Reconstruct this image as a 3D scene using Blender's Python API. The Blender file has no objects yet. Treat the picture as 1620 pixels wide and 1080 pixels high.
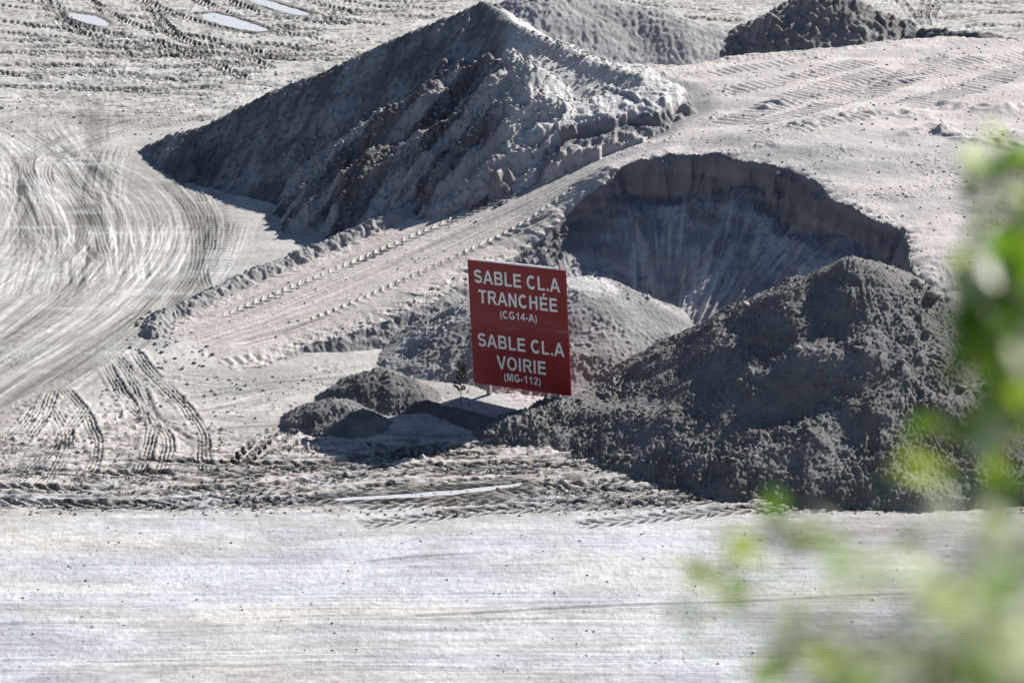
import bpy, math, random
import numpy as np
from mathutils import Vector, Matrix

# ------------------------------------------------------------------ camera, sky, sun, exposure
S = bpy.context.scene
CAM_H, PITCH, HFOV = 23.0, math.radians(18.0), math.radians(20.0)
cam_data = bpy.data.cameras.new("camera")
cam_data.sensor_width = 36.0
cam_data.lens = 18.0 / math.tan(HFOV / 2)
cam_data.clip_start = 0.05
cam_data.clip_end = 8000.0
cam_data.dof.use_dof = True
cam_data.dof.focus_distance = 72.0
cam_data.dof.aperture_fstop = 3.0
cam = bpy.data.objects.new("camera", cam_data)
cam.location = (0, 0, CAM_H)
cam.rotation_euler = (math.radians(90) - PITCH, 0, 0)
S.collection.objects.link(cam)
S.camera = cam

SUN_EL, SUN_AZ = math.radians(32.0), math.radians(47.0)     # azimuth clockwise from +Y (the view direction)
world = bpy.data.worlds.new("World")
S.world = world
world.use_nodes = True
wn = world.node_tree.nodes
sky = wn.new("ShaderNodeTexSky")
sky.sky_type = 'NISHITA'
sky.sun_disc = False
sky.sun_elevation = SUN_EL
sky.sun_rotation = SUN_AZ
sky.air_density = 1.0
sky.dust_density = 0.3
sky.ozone_density = 3.0
world.node_tree.links.new(sky.outputs[0], wn["Background"].inputs[0])
wn["Background"].inputs[1].default_value = 0.05
sd = bpy.data.lights.new("sun", 'SUN')
sd.energy = 5.0
sd.angle = math.radians(0.5)
sd.color = (1.0, 0.955, 0.90)
so = bpy.data.objects.new("sun", sd)
so.location = (30, 30, 60)
so.rotation_euler = (math.radians(90) - SUN_EL, 0, -SUN_AZ + math.radians(180) - math.radians(0))
# aim explicitly: light travels along -Z of the lamp
dirv = Vector((math.sin(SUN_AZ) * math.cos(SUN_EL), math.cos(SUN_AZ) * math.cos(SUN_EL), math.sin(SUN_EL)))
so.rotation_euler = dirv.to_track_quat('Z', 'Y').to_euler()
S.collection.objects.link(so)
S.view_settings.view_transform = 'Standard'
S.view_settings.look = 'None'
S.view_settings.exposure = 0.7
S.view_settings.gamma = 1.0

# ------------------------------------------------------------------ helpers
rng = np.random.RandomState(7)
F = 810.0 / math.tan(HFOV / 2)
CT, ST = math.cos(PITCH), math.sin(PITCH)

def P(px, py, z=0.0):
    """point of the place at height z seen at a pixel of the photograph (survey of positions)"""
    a = (px - 810.0) / F
    b = (540.0 - py) / F
    dy, dz = CT + b * ST, -ST + b * CT
    t = (z - CAM_H) / dz
    return (a * t, dy * t)

_perm = rng.permutation(4096).astype(np.int64)
_perm = np.concatenate([_perm, _perm])
_ga = rng.rand(4096).astype(np.float32) * 2 * np.pi
_gx, _gy = np.cos(_ga), np.sin(_ga)

def perlin(x, y, seed=0):
    xi = np.floor(x); yi = np.floor(y)
    fx = (x - xi).astype(np.float32); fy = (y - yi).astype(np.float32)
    xi = xi.astype(np.int64) + seed * 131; yi = yi.astype(np.int64) + seed * 17
    def g(ix, iy, dx, dy):
        h = _perm[(_perm[ix & 4095] + iy) & 4095]
        return _gx[h] * dx + _gy[h] * dy
    u = fx * fx * fx * (fx * (fx * 6 - 15) + 10)
    v = fy * fy * fy * (fy * (fy * 6 - 15) + 10)
    a = g(xi, yi, fx, fy); b = g(xi + 1, yi, fx - 1, fy)
    c = g(xi, yi + 1, fx, fy - 1); d = g(xi + 1, yi + 1, fx - 1, fy - 1)
    return ((a + u * (b - a)) * (1 - v) + (c + u * (d - c)) * v) * 1.5

def fbm(x, y, octv=4, gain=0.5, seed=0, lac=2.03):
    s = 0; a = 1.0
    for i in range(octv):
        s = s + a * perlin(x, y, seed + i * 7)
        x = x * lac + 3.1; y = y * lac + 1.7; a *= gain
    return s

def sstep(a, b, x):
    t = np.clip((x - a) / (b - a), 0, 1)
    return t * t * (3 - 2 * t)

def lumps(x, y, scale, seed=0):
    """clods: rounded bumps with sharp bottoms"""
    n = perlin(x / scale, y / scale, seed)
    return 1.0 - 2.0 * np.abs(n)

def clods(x, y, size, dens=0.25, seed=0):
    """separate little lumps lying on a smooth surface"""
    n = perlin(x / size, y / size, seed)
    return sstep(dens, dens + 0.35, n)

def crag(x, y, scale, seed=0, octv=3):
    s = 0; a = 1.0; t = 0
    for i in range(octv):
        s = s + a * (0.5 - np.abs(perlin(x / scale + i * 5.3, y / scale, seed + i)))
        t += a; a *= 0.55; scale *= 0.47
    return s / t

def rot(x, y, ang):
    c, s = math.cos(ang), math.sin(ang)
    return x * c + y * s, -x * s + y * c

def smooth_line(pts, n=8):
    """Catmull-Rom resample of (x,y,...) tuples"""
    p = np.array(pts, float)
    if len(p) < 3:
        t = np.linspace(0, 1, n + 1)[:, None]
        return p[0] * (1 - t) + p[1] * t
    q = np.vstack([2 * p[0] - p[1], p, 2 * p[-1] - p[-2]])
    out = []
    for i in range(1, len(q) - 2):
        for k in range(n):
            t = k / n
            out.append(0.5 * ((2 * q[i]) + (-q[i - 1] + q[i + 1]) * t + (2 * q[i - 1] - 5 * q[i] + 4 * q[i + 1] - q[i + 2]) * t * t
                              + (-q[i - 1] + 3 * q[i] - 3 * q[i + 1] + q[i + 2]) * t ** 3))
    out.append(p[-1])
    return np.array(out)

def poly_coords(X, Y, pts):
    """signed across distance, along distance, z at the nearest point of an open polyline"""
    best = np.full(X.shape, 1e9); sd_ = np.zeros(X.shape); al = np.zeros(X.shape); zz = np.zeros(X.shape)
    acc = 0.0
    for i in range(len(pts) - 1):
        ax, ay = pts[i][0], pts[i][1]; bx, by = pts[i + 1][0], pts[i + 1][1]
        az = pts[i][2] if len(pts[i]) > 2 else 0; bz = pts[i + 1][2] if len(pts[i]) > 2 else 0
        ex, ey = bx - ax, by - ay
        L = math.hypot(ex, ey) + 1e-9
        t = np.clip(((X - ax) * ex + (Y - ay) * ey) / (L * L), 0, 1)
        dx = X - ax - t * ex; dy = Y - ay - t * ey
        d = np.sqrt(dx * dx + dy * dy)
        m = d < best
        best = np.where(m, d, best)
        sgn = np.where(ex * dy - ey * dx > 0, 1.0, -1.0)
        sd_ = np.where(m, d * sgn, sd_)
        al = np.where(m, acc + t * L, al)
        zz = np.where(m, az + t * (bz - az), zz)
        acc += L
    return best, sd_, al, zz

def inside(X, Y, pts):
    r = np.zeros(X.shape, bool)
    n = len(pts)
    for i in range(n):
        x1, y1 = pts[i][0], pts[i][1]; x2, y2 = pts[(i + 1) % n][0], pts[(i + 1) % n][1]
        if y1 == y2: continue
        c = ((y1 > Y) != (y2 > Y)) & (X < (x2 - x1) * (Y - y1) / (y2 - y1) + x1)
        r ^= c
    return r

def smax(a, b, k):
    t = np.clip(0.5 + 0.5 * (a - b) / k, 0, 1)
    return b * (1 - t) + a * t + k * t * (1 - t)

def ridge_pile(X, Y, pts, slope=0.7, r=0.25):
    """heap at its angle of repose dumped along a ridge line (x,y,z)"""
    h = np.full(X.shape, -9.0)
    for i in range(len(pts) - 1):
        a, b = np.array(pts[i]), np.array(pts[i + 1])
        L = np.linalg.norm((b - a)[:2])
        n = max(2, int(L / 0.22))
        for k in range(n + 1):
            c = a + (b - a) * k / n
            d = np.sqrt((X - c[0]) ** 2 + (Y - c[1]) ** 2 + r * r) - r
            h = np.maximum(h, c[2] - slope * d)
    return h

# ------------------------------------------------------------------ materials
def new_mat(name):
    m = bpy.data.materials.new(name); m.use_nodes = True
    return m, m.node_tree.nodes, m.node_tree.links, m.node_tree.nodes["Principled BSDF"]

def sand_material(name, grain=1.0, bump=0.5, rough=0.95):
    m, N, L, B = new_mat(name)
    tc = N.new("ShaderNodeTexCoord")
    at = N.new("ShaderNodeAttribute"); at.attribute_name = "albedo"
    n1 = N.new("ShaderNodeTexNoise"); n1.inputs["Scale"].default_value = 26.0; n1.inputs["Detail"].default_value = 4; n1.inputs["Roughness"].default_value = 0.75
    n2 = N.new("ShaderNodeTexNoise"); n2.inputs["Scale"].default_value = 2.3; n2.inputs["Detail"].default_value = 5; n2.inputs["Roughness"].default_value = 0.65
    L.new(tc.outputs["Object"], n1.inputs["Vector"]); L.new(tc.outputs["Object"], n2.inputs["Vector"])
    r1 = N.new("ShaderNodeMapRange"); r1.inputs[1].default_value = 0.3; r1.inputs[2].default_value = 0.7
    r1.inputs[3].default_value = 1 - 0.22 * grain; r1.inputs[4].default_value = 1 + 0.18 * grain
    r2 = N.new("ShaderNodeMapRange"); r2.inputs[1].default_value = 0.3; r2.inputs[2].default_value = 0.7
    r2.inputs[3].default_value = 0.88; r2.inputs[4].default_value = 1.1
    L.new(n1.outputs["Fac"], r1.inputs[0]); L.new(n2.outputs["Fac"], r2.inputs[0])
    mu = N.new("ShaderNodeMath"); mu.operation = 'MULTIPLY'
    L.new(r1.outputs[0], mu.inputs[0]); L.new(r2.outputs[0], mu.inputs[1])
    vm = N.new("ShaderNodeVectorMath"); vm.operation = 'SCALE'
    L.new(at.outputs["Color"], vm.inputs[0]); L.new(mu.outputs[0], vm.inputs["Scale"])
    L.new(vm.outputs[0], B.inputs["Base Color"])
    B.inputs["Roughness"].default_value = rough
    B.inputs["Specular IOR Level"].default_value = 0.25
    nb = N.new("ShaderNodeTexNoise"); nb.inputs["Scale"].default_value = 20.0; nb.inputs["Detail"].default_value = 5; nb.inputs["Roughness"].default_value = 0.8
    L.new(tc.outputs["Object"], nb.inputs["Vector"])
    bp = N.new("ShaderNodeBump"); bp.inputs["Strength"].default_value = bump; bp.inputs["Distance"].default_value = 0.06
    L.new(nb.outputs["Fac"], bp.inputs["Height"]); L.new(bp.outputs[0], B.inputs["Normal"])
    return m

def paint(name, col, rough=0.5, metal=0.0, var=0.15, scale=6.0):
    m, N, L, B = new_mat(name)
    tc = N.new("ShaderNodeTexCoord")
    n = N.new("ShaderNodeTexNoise"); n.inputs["Scale"].default_value = scale; n.inputs["Detail"].default_value = 6
    L.new(tc.outputs["Object"], n.inputs["Vector"])
    r = N.new("ShaderNodeMapRange"); r.inputs[1].default_value = 0.3; r.inputs[2].default_value = 0.7
    r.inputs[3].default_value = 1 - var; r.inputs[4].default_value = 1 + var
    L.new(n.outputs["Fac"], r.inputs[0])
    vm = N.new("ShaderNodeVectorMath"); vm.operation = 'SCALE'; vm.inputs[0].default_value = col
    L.new(r.outputs[0], vm.inputs["Scale"]); L.new(vm.outputs[0], B.inputs["Base Color"])
    B.inputs["Roughness"].default_value = rough; B.inputs["Metallic"].default_value = metal
    return m

M_ground = sand_material("packed_sand_material", 1.0, 0.45)
M_terr = sand_material("terrace_sand_material", 0.65, 0.4)
M_pile = sand_material("loose_sand_material", 1.1, 0.8)

# ------------------------------------------------------------------ object helpers
def tag(o, label=None, cat=None, group=None, kind=None):
    if label: o["label"] = label
    if cat: o["category"] = cat
    if group: o["group"] = group
    if kind: o["kind"] = kind
    return o

def link_mesh(name, verts, faces, mat, parent=None, smooth=False):
    me = bpy.data.meshes.new(name)
    me.from_pydata([tuple(v) for v in verts], [], [tuple(f) for f in faces])
    if mat: me.materials.append(mat)
    if smooth: me.shade_smooth()
    me.update()
    o = bpy.data.objects.new(name, me); S.collection.objects.link(o)
    if parent: o.parent = parent
    return o

def grid_mesh(name, X, Y, Z, col, mat, keep=None, origin=(0, 0, 0)):
    """heightfield sheet; keep = bool per vertex, faces with no kept vertex are dropped"""
    nr, nc = X.shape
    idx = np.arange(nr * nc, dtype=np.int64).reshape(nr, nc)
    q = np.stack([idx[:-1, :-1], idx[:-1, 1:], idx[1:, 1:], idx[1:, :-1]], -1).reshape(-1, 4)
    co = np.stack([X, Y, Z], -1).reshape(-1, 3) - np.array(origin)
    col = col.reshape(-1, 3)
    if keep is not None:
        k = keep.reshape(-1)
        q = q[k[q].any(1)]
        used = np.zeros(len(co), bool); used[q.reshape(-1)] = True
        remap = np.cumsum(used) - 1
        q = remap[q]; co = co[used]; col = col[used]
    me = bpy.data.meshes.new(name)
    me.vertices.add(len(co)); me.vertices.foreach_set("co", co.astype(np.float32).reshape(-1))
    me.loops.add(q.size); me.loops.foreach_set("vertex_index", q.astype(np.int32).reshape(-1))
    me.polygons.add(len(q))
    me.polygons.foreach_set("loop_start", np.arange(0, q.size, 4, dtype=np.int32))
    me.update(calc_edges=True)
    me.shade_smooth()
    a = me.attributes.new("albedo", 'FLOAT_COLOR', 'POINT')
    a.data.foreach_set("color", np.concatenate([col, np.ones((len(col), 1))], 1).astype(np.float32).reshape(-1))
    me.materials.append(mat)
    o = bpy.data.objects.new(name, me); o.location = origin
    S.collection.objects.link(o)
    return o

# ------------------------------------------------------------------ tyre and track marks pressed into the sand
def tread(kind, d, s, w, depth, seed):
    """height change across (d) and along (s) a wheel track of half width w"""
    e = sstep(w, w * 0.82, np.abs(d))
    wob = perlin(s * 0.6, d * 0 + seed * 1.3, 3)
    fade = 0.55 + 0.6 * np.clip(wob + 0.5, 0, 1)
    if kind == 'lug':        # deep diagonal lugs of a wheel loader tyre, left and right rows offset
        side = np.sign(d)
        ph = (s + np.abs(d) * 1.5 + side * 0.08 + 0.10 * perlin(s * 1.1, side * 3.0, seed)) / 0.33
        f = np.abs((ph % 1.0) - 0.5) * 2
        pit = sstep(0.30, 0.62, f + 0.15 * perlin(s * 6, d * 6, seed + 1)) * sstep(w * 0.05, w * 0.2, np.abs(d))
        on = sstep(-0.6, 0.1, perlin(s * 0.45, side * 7.7, seed + 5))
        z = depth * (-1.0 * pit * on - 0.15) + 0.25 * depth * perlin(s * 2, d * 5, seed)
        rim = 0.45 * depth * np.exp(-((np.abs(d) - w * 1.05) / 0.05) ** 2) * np.clip(perlin(s * 3, d * 2, seed + 3) + 0.2, 0, 1)
        return z * e * fade + rim, -0.85 * e * pit * on - 0.08 * e  # pit colour: pressed damp sand plus painted shade of the pits
    if kind == 'rib':        # long parallel ribs
        f = np.abs(((d / (2 * w) * 4.5 + 0.12 * perlin(s * 0.8, d, seed)) % 1.0) - 0.5) * 2
        wav = 0.30 * np.sin(s / 0.05 + d * 8)
        z = depth * (sstep(0.3, 0.7, f + wav) - 0.7)
        rim = 0.5 * depth * np.exp(-((np.abs(d) - w * 1.05) / 0.05) ** 2)
        bk = np.clip(0.75 + 0.9 * perlin(s * 0.8, d * 3, seed + 8), 0.1, 1.2)
        return z * e * bk + rim * bk + 0.3 * depth * perlin(s * 6, d * 8, seed + 9), -0.16 * e * bk
    if kind == 'chev':       # shallow v shaped marks
        ph = (s - np.abs(d) * 0.9 + 0.06 * perlin(s, d, seed)) / 0.26
        f = np.abs((ph % 1.0) - 0.5) * 2
        z = depth * (sstep(0.55, 0.85, f) - 0.4) * fade
        return z * e, 0 * e
    if kind == 'bars':       # closely spaced cross bars of a crawler track
        f = np.abs(((s / 0.27 + 0.15 * perlin(s * .7, d, seed)) % 1.0) - 0.5) * 2
        return depth * (f - 0.6) * e * fade, -0.05 * e
    if kind == 'scrape':     # many fine parallel scratches, wide swept band
        n = 0.8 * perlin(d * 6.5, s * 0.16, seed) + 0.7 * perlin(d * 15, s * 0.25, seed + 1) + 0.5 * perlin(d * 30, s * 0.5, seed + 2)
        e2 = sstep(w, w * 0.55, np.abs(d))
        return depth * n * e2, (0.30 if depth != 0.006 else 0.09) * n * e2
    if kind == 'sweep':      # wide pass of a wheel, damper sand pressed smooth
        return -0.4 * depth * e, -(0.30 if depth < 0.03 else 0.07) * sstep(w, w * 0.3, np.abs(d)) * (0.7 + 0.3 * perlin(s * .4, d * 2, seed) + 0.3 * perlin(s * .3, d * 14, seed + 1))
    if kind == 'rut':        # plain shallow rut, damp inside
        z = -depth * np.exp(-(d / (w * 0.7)) ** 2) + 0.5 * depth * np.exp(-((np.abs(d) - w) / 0.08) ** 2)
        return z, -0.2 * e * (0.7 + 0.3 * perlin(s, d * 6, seed))
    return 0 * d, 0 * d

def apply_tracks(X, Y, tracks):
    dz = np.zeros(X.shape); dc = np.zeros(X.shape)
    for k, (kind, pts, w, depth) in enumerate(tracks):
        p = smooth_line(pts, 7)
        m = (X > p[:, 0].min() - w * 1.5) & (X < p[:, 0].max() + w * 1.5) & (Y > p[:, 1].min() - w * 1.5) & (Y < p[:, 1].max() + w * 1.5)
        ii = np.nonzero(m)
        if not len(ii[0]): continue
        x = X[ii]; y = Y[ii]
        wobx = 0.03 * perlin(x * 1.5, y * 1.5, 50 + k)
        b, d, s, _ = poly_coords(x + wobx, y, p)
        tot = np.sum(np.hypot(np.diff(p[:, 0]), np.diff(p[:, 1])))
        a = (b < w * 1.5) & (s > 0.001) & (s < tot - 0.001)
        endf = sstep(0, 0.5, s) * sstep(tot, tot - 0.5, s)
        z, c = tread(kind, d, s, w, depth, 11 + k)
        # the newest track flattens what it crosses
        keepf = 1 - 0.6 * sstep(w, w * 0.8, b) * endf * a if kind in ('lug', 'rib', 'rut') else 1.0
        dz[ii] = dz[ii] * keepf + z * a * endf
        dc[ii] = dc[ii] * (keepf if kind != 'scrape' else 1) + c * a * endf
    return dz, dc

def px_track(kind, pts, w, depth, z=0.0):
    return (kind, [P(a, b, z) for a, b in pts], w, depth)

# ------------------------------------------------------------------ ground sheet
def axis(lo, hi, n, out_lo, out_hi, g=1.35):
    core = np.linspace(lo, hi, n)
    st = core[1] - core[0]
    right = []; v = hi; s = st
    while v < out_hi: s *= g; v += s; right.append(v)
    left = []; v = lo; s = st
    while v > out_lo: s *= g; v -= s; left.append(v)
    return np.concatenate([left[::-1], core, right])

def ground_base(X, Y):
    h = 0.05 * fbm(X * 0.12, Y * 0.12, 3, seed=20)
    # grassy bank on which the photographer stands
    bank = np.where(Y < 1.6, 21.3, 21.3 - (Y - 1.6) * 0.72)
    bank = np.maximum(bank, 0)
    bank = bank + (bank > 0.01) * 0.25 * fbm(X * 0.4, Y * 0.4, 4, seed=24) * sstep(0, 1.5, bank)
    bank = np.where((np.abs(X) < 6) & (Y < 4), np.minimum(bank, 21.3), bank)
    return h + bank, bank

PUDDLES = [
    ([(318, 22), (345, 22), (390, 34), (425, 48), (400, 50), (360, 42), (325, 32)], 0.0, 0.06),
    ([(108, 20), (150, 26), (172, 36), (168, 42), (140, 38), (112, 28)], 0.0, 0.06),
    ([(400, -6), (440, 6), (490, 22), (470, 24), (430, 14), (395, 2)], 0.0, 0.06),
    ([(520, 788), (600, 782), (700, 776), (800, 766), (830, 764), (810, 771), (720, 782), (620, 789), (540, 792)], 0.0, 0.03)]
def puddle_outline(pts, z, jit):
    w = smooth_line([P(a, b, z) for a, b in pts + [pts[0]]], 8)[:-1]
    return np.stack([w[:, 0] + jit * perlin(w[:, 0] * 3, w[:, 1] * 3, 250), w[:, 1] + jit * 2 * perlin(w[:, 0] * 3, w[:, 1] * 3, 251)], 1)

def make_ground():
    u = axis(-0.195, 0.195, 1300, -9, 9)
    tt = np.linspace(0.475, 0.185, 1000)
    ycore = CAM_H / tt
    ylow = []; v = ycore[0]; s = 0.06
    while v > 0.2: s = min(s * 1.2, 0.9); v -= s; ylow.append(v)
    while v > -900: s *= 1.3; v -= s; ylow.append(v)
    yhi = []; v = ycore[-1]; s = 0.2
    while v < 2500: s *= 1.3; v += s; yhi.append(v)
    y = np.concatenate([ylow[::-1], ycore, yhi])
    sc = np.maximum(y, 25.0)
    X = u[None, :] * sc[:, None]
    Y = np.repeat(y[:, None], len(u), 1)
    h, bank = ground_base(X, Y)
    flat = bank < 0.01
    fore = sstep(60.6, 57.6, Y + 0.5 * perlin(X * .2, Y * .2, 31) + 1.1 * sstep(1, 6, X) + 2.2 * fbm(X * 0.5, Y * 1.6, 5, 0.65, seed=32))     # hard white haul road in front
    T = [px_track(*t) for t in GROUND_TRACKS]
    dz, dc = apply_tracks(X, Y, T)
    # churned, clodded sand between the tracks
    churn = sstep(58.0, 60.0, Y + 0.4 * perlin(X * .5, Y * .5, 5)) * sstep(68.0, 64.0, Y)
    churnL = sstep(93, 96, Y + 1.2 * perlin(X * .2, Y * .2, 6))
    rough = (crag(X * 0.35, Y, 0.30, 40) * 0.10 + crag(X * 0.4, Y, 0.8, 41) * 0.10)
    mid = sstep(61.5, 63.5, Y) * sstep(75.0, 68.0, Y) * sstep(-14.5, -10.5, X)
    rmask = np.clip(perlin(X * 0.45, Y * 0.9, 44) * 1.5 + 0.35, 0, 1)
    qx, qy = rot(X, Y, math.radians(12))
    dash = clods(qx * 0.45, qy, 0.09, 0.22, 45) * np.clip(perlin(X * .6, Y * .8, 46) + 0.4, 0, 1)
    h = h + (churn * 0.4 + churnL * 0.5) * rough * rmask * flat + (churn * 0.05 + churnL * 0.05 + mid * 0.06 * (perlin(X * .4, Y * .6, 47) > 0)) * dash * flat + mid * 0.05 * (rough - 0.02) * flat
    # fine horizontal drag marks on the haul road
    wy = Y + 0.25 * perlin(X * 0.22, Y * 0.3, 68)
    drag = 0.8 * perlin(X * 0.22, wy * 3.1, 60) + 0.5 * perlin(X * 0.45, wy * 8.0, 61) + 0.5 * perlin(X * 1.6, wy * 6.0, 69)
    drag2 = perlin(X * 0.12 + 9, Y * 1.1, 62)
    band_ = sstep(58.6, 59.6, Y) * sstep(64.4, 62.8, Y)
    h = h + (band_ * 0.035 + churnL * 0.03) * flat * (crag(X * 0.45, Y * 1.2, 0.35, 39) - .25) * 1.6
    h = h + fore * flat * (0.003 * drag + 0.008 * clods(X, Y, 0.07, 0.3, 63) * (perlin(X * .5, Y * .9, 66) > -0.1) + 0.004 * perlin(X * 9, Y * 9, 67))
    h = h + flat * 0.006 * perlin(X * 6, Y * 6, 64)
    h = h + dz * flat
    damp_k = np.zeros(X.shape)
    for pts, z, jit in PUDDLES:
        w = puddle_outline(pts, z, jit)
        ii = np.nonzero((X > w[:, 0].min() - 1) & (X < w[:, 0].max() + 1) & (Y > w[:, 1].min() - 1) & (Y < w[:, 1].max() + 1))
        x, y_ = X[ii], Y[ii]
        d, _, _, _ = poly_coords(x, y_, np.vstack([w, w[:1]]))
        i_ = inside(x, y_, w)
        k = sstep(0.7, 0.0, d)
        hh = h[ii]
        damp_k[ii] = np.maximum(damp_k[ii], sstep(0.55, 0.05, d + 0.15 * perlin(x * 3, y_ * 3, 252)))
        h[ii] = np.where(i_, z + 0.006 - 0.05 * sstep(0, 0.12, d), np.maximum(hh * (1 - k) + (z + 0.02) * k, z * k + (1 - k) * -1) + 0.02 * sstep(0, .1, d) * k)
    # ---- colour
    sand = np.array([0.475, 0.457, 0.425]); dry = np.array([0.66, 0.655, 0.65]); damp = np.array([0.27, 0.262, 0.25])
    pink = np.array([0.56, 0.50, 0.465])
    n1 = fbm(X * 0.16, Y * 0.28, 4, seed=70); n2 = fbm(X * 0.7, Y * 1.4, 4, seed=71)
    col = sand[None, None] * (1 + 0.10 * n2[..., None])
    k = sstep(0.0, 0.7, n1 + 0.3 * n2)[..., None]
    col = col * (1 - 0.35 * k) + dry * 0.35 * k
    km = (churn * sstep(-0.2, 0.5, n2 + 0.2))[..., None]
    col = col * (1 - 0.7 * km) + pink * 1.1 * 0.7 * km
    f = fore[..., None]
    bl = fbm(X * 0.5 + 7, Y * 1.0, 5, 0.6, seed=72)
    rowg = sstep(50, 53.5, Y + perlin(X * .3, Y * .5, 76)) * 0.22 - 0.12
    dk = np.clip(0.66 + rowg + 0.35 * drag2 + 0.30 * drag + 0.25 * n1 + 0.45 * sstep(-0.2, 0.4, bl) - 0.22 + 0.35 * perlin(X * .3, wy * 14, 48), 0, 1)[..., None]
    sp = (clods(X, Y, 0.05, 0.30, 73) * 0.4 + 0.25 * clods(X, Y * 1.5, 0.12, 0.15, 80))[..., None]
    dk = dk * (1 - sp)
    fc = np.array([.40, .40, .405]) * (1 - dk) + dry * np.array([0.97, 0.975, 0.985]) * dk
    wc = sstep(-0.2, 0.6, perlin(X * .13 + 5, wy * 0.8, 79))[..., None]
    fc = fc * (np.array([1.03, 1.0, 0.95]) * wc + np.array([0.98, 1.0, 1.04]) * (1 - wc))
    col = col * (1 - f) + fc * f
    # damp tyre-pressed sand; the lug pits also have shade painted in
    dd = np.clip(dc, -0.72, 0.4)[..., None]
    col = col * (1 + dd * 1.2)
    col = col * (1 + 0.10 * fbm(X * 3, Y * 5, 3, seed=74))[..., None]
    lo_ = (sstep(-0.1, 0.6, perlin(X * .22 + 3, Y * .3, 75) + 0.4 * n2) * (Y > 64) * (Y < 96))[..., None]
    col = col * (1 - 0.25 * lo_)
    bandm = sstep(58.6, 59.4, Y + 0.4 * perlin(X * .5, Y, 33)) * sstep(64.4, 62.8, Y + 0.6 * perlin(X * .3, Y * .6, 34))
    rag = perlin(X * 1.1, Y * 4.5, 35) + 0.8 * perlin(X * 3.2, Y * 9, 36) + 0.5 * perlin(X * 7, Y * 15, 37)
    lump_shade = np.clip(bandm * 1.25 * sstep(0.0, 0.5, rag + 0.25 * perlin(X * .3, Y * 1.2, 38)) + churnL * 1.1 * sstep(0.15, 0.6, rag), 0, 1.3)[..., None]
    col = col * (1 - 0.5 * lump_shade)  # shade of the churned lumps painted into the sand colour
    lk = (sstep(0.25, 0.7, perlin(X * .35, Y * 1.5, 78)) * sstep(57, 75, Y))[..., None]
    col = col * (1 - 0.3 * lk) + dry * 0.3 * lk
    col = col * (1 - 0.45 * damp_k[..., None])
    gb = (bank > 0.3)[..., None]
    gcol = np.array([0.09, 0.11, 0.045]) * (1 + 0.4 * n2[..., None])
    col = np.where(gb, gcol, col)
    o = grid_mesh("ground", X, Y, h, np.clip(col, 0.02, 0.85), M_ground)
    return tag(o, kind="structure")

def ground_z(x, y):
    return float(ground_base(np.array([[x]]), np.array([[y]]))[0][0, 0])

GROUND_TRACKS = []
def GT(kind, w, depth, *lines):
    for l in lines: GROUND_TRACKS.append((kind, l, w, depth))

# swept loader turning area on the left: wide scratched bands
GT('scrape', 1.5, 0.008,
   [(-60, 690), (120, 575), (235, 490), (300, 400), (300, 330), (250, 275), (150, 240), (60, 250)],
   [(-60, 610), (60, 540), (150, 470), (210, 390), (200, 320), (140, 290)],
   [(-60, 540), (20, 480), (90, 420), (120, 360), (80, 300), (-40, 260)])
GT('scrape', 1.1, 0.010,
   [(-40, 420), (0, 360), (20, 300), (0, 240), (-60, 200)],
   [(40, 470), (60, 400), (50, 330), (0, 280), (-60, 250)],
   [(380, 150), (240, 185), (120, 225), (50, 270), (60, 340), (120, 420)],
   [(420, 140), (280, 165), (100, 175), (-60, 160)],
   [(-40, 175), (80, 235), (160, 310), (190, 400)],
   [(180, 230), (160, 300), (170, 400), (140, 480)])
GT('scrape', 2.0, 0.007, [(-60, 670), (100, 560), (280, 440), (330, 350)], [(60, 200), (150, 330), (170, 450)])
GT('rib', 0.24, 0.022,
   [(330, 470), (318, 430), (332, 380), (325, 330), (290, 285), (250, 262)],
   [(250, 500), (300, 440), (312, 390), (300, 330), (262, 290)],
   [(60, 440), (110, 400), (135, 360), (115, 310), (70, 270)],
   [(-20, 560), (60, 520), (130, 470), (190, 430)],
   [(-20, 670), (90, 610), (190, 550), (245, 500)],
   [(170, 420), (150, 350), (110, 290), (60, 230), (-20, 190)],
   [(60, 300), (45, 255), (110, 215), (230, 185), (340, 160)],
   [(80, 300), (75, 262), (140, 225), (250, 198), (330, 182)])
GT('sweep', 0.55, 0.02,
   [(-40, 570), (60, 500), (125, 440), (140, 380), (120, 320)], [(-30, 430), (30, 400), (40, 340), (20, 280)], [(30, 240), (40, 320), (95, 380)],
   [(230, 560), (290, 470), (318, 400), (305, 330), (262, 285)], [(-30, 640), (80, 600), (200, 510), (262, 440)], [(135, 150), (150, 230), (160, 290)],
   [(60, 200), (130, 280), (150, 360)], [(90, 160), (150, 130), (250, 150)])
GT('bars', 0.5, 0.05, [(345, 300), (352, 360), (340, 410), (318, 455)], [(330, 300), (338, 350), (330, 400)])
GT('sweep', 0.42, 0.03,
   [(78, -20), (60, 70), (45, 150), (38, 230), (30, 310)],
   [(182, -10), (170, 60), (160, 130), (152, 200), (148, 262)])
# curved tracks coming down to the front
GT('rib', 0.21, 0.038,
   [(205, 545), (238, 590), (290, 640), (320, 690), (322, 750)],
   [(180, 560), (222, 620), (240, 680), (222, 735), (190, 770)],
   [(165, 575), (205, 640), (262, 690), (255, 740), (225, 775)],
   [(95, 610), (130, 650), (152, 700), (140, 745), (100, 780)],
   [(60, 625), (95, 660), (105, 700), (85, 745), (40, 785)],
   [(85, 615), (60, 670), (20, 710), (-30, 740)],
   [(60, 640), (20, 690), (-30, 720)],
   [(20, 770), (90, 700), (140, 640)])
GT('lug', 0.27, 0.07,
   [(470, 672), (430, 700), (395, 735)], [(445, 672), (405, 700), (370, 735)],
   [(595, 728), (560, 748), (530, 765)])
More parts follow.
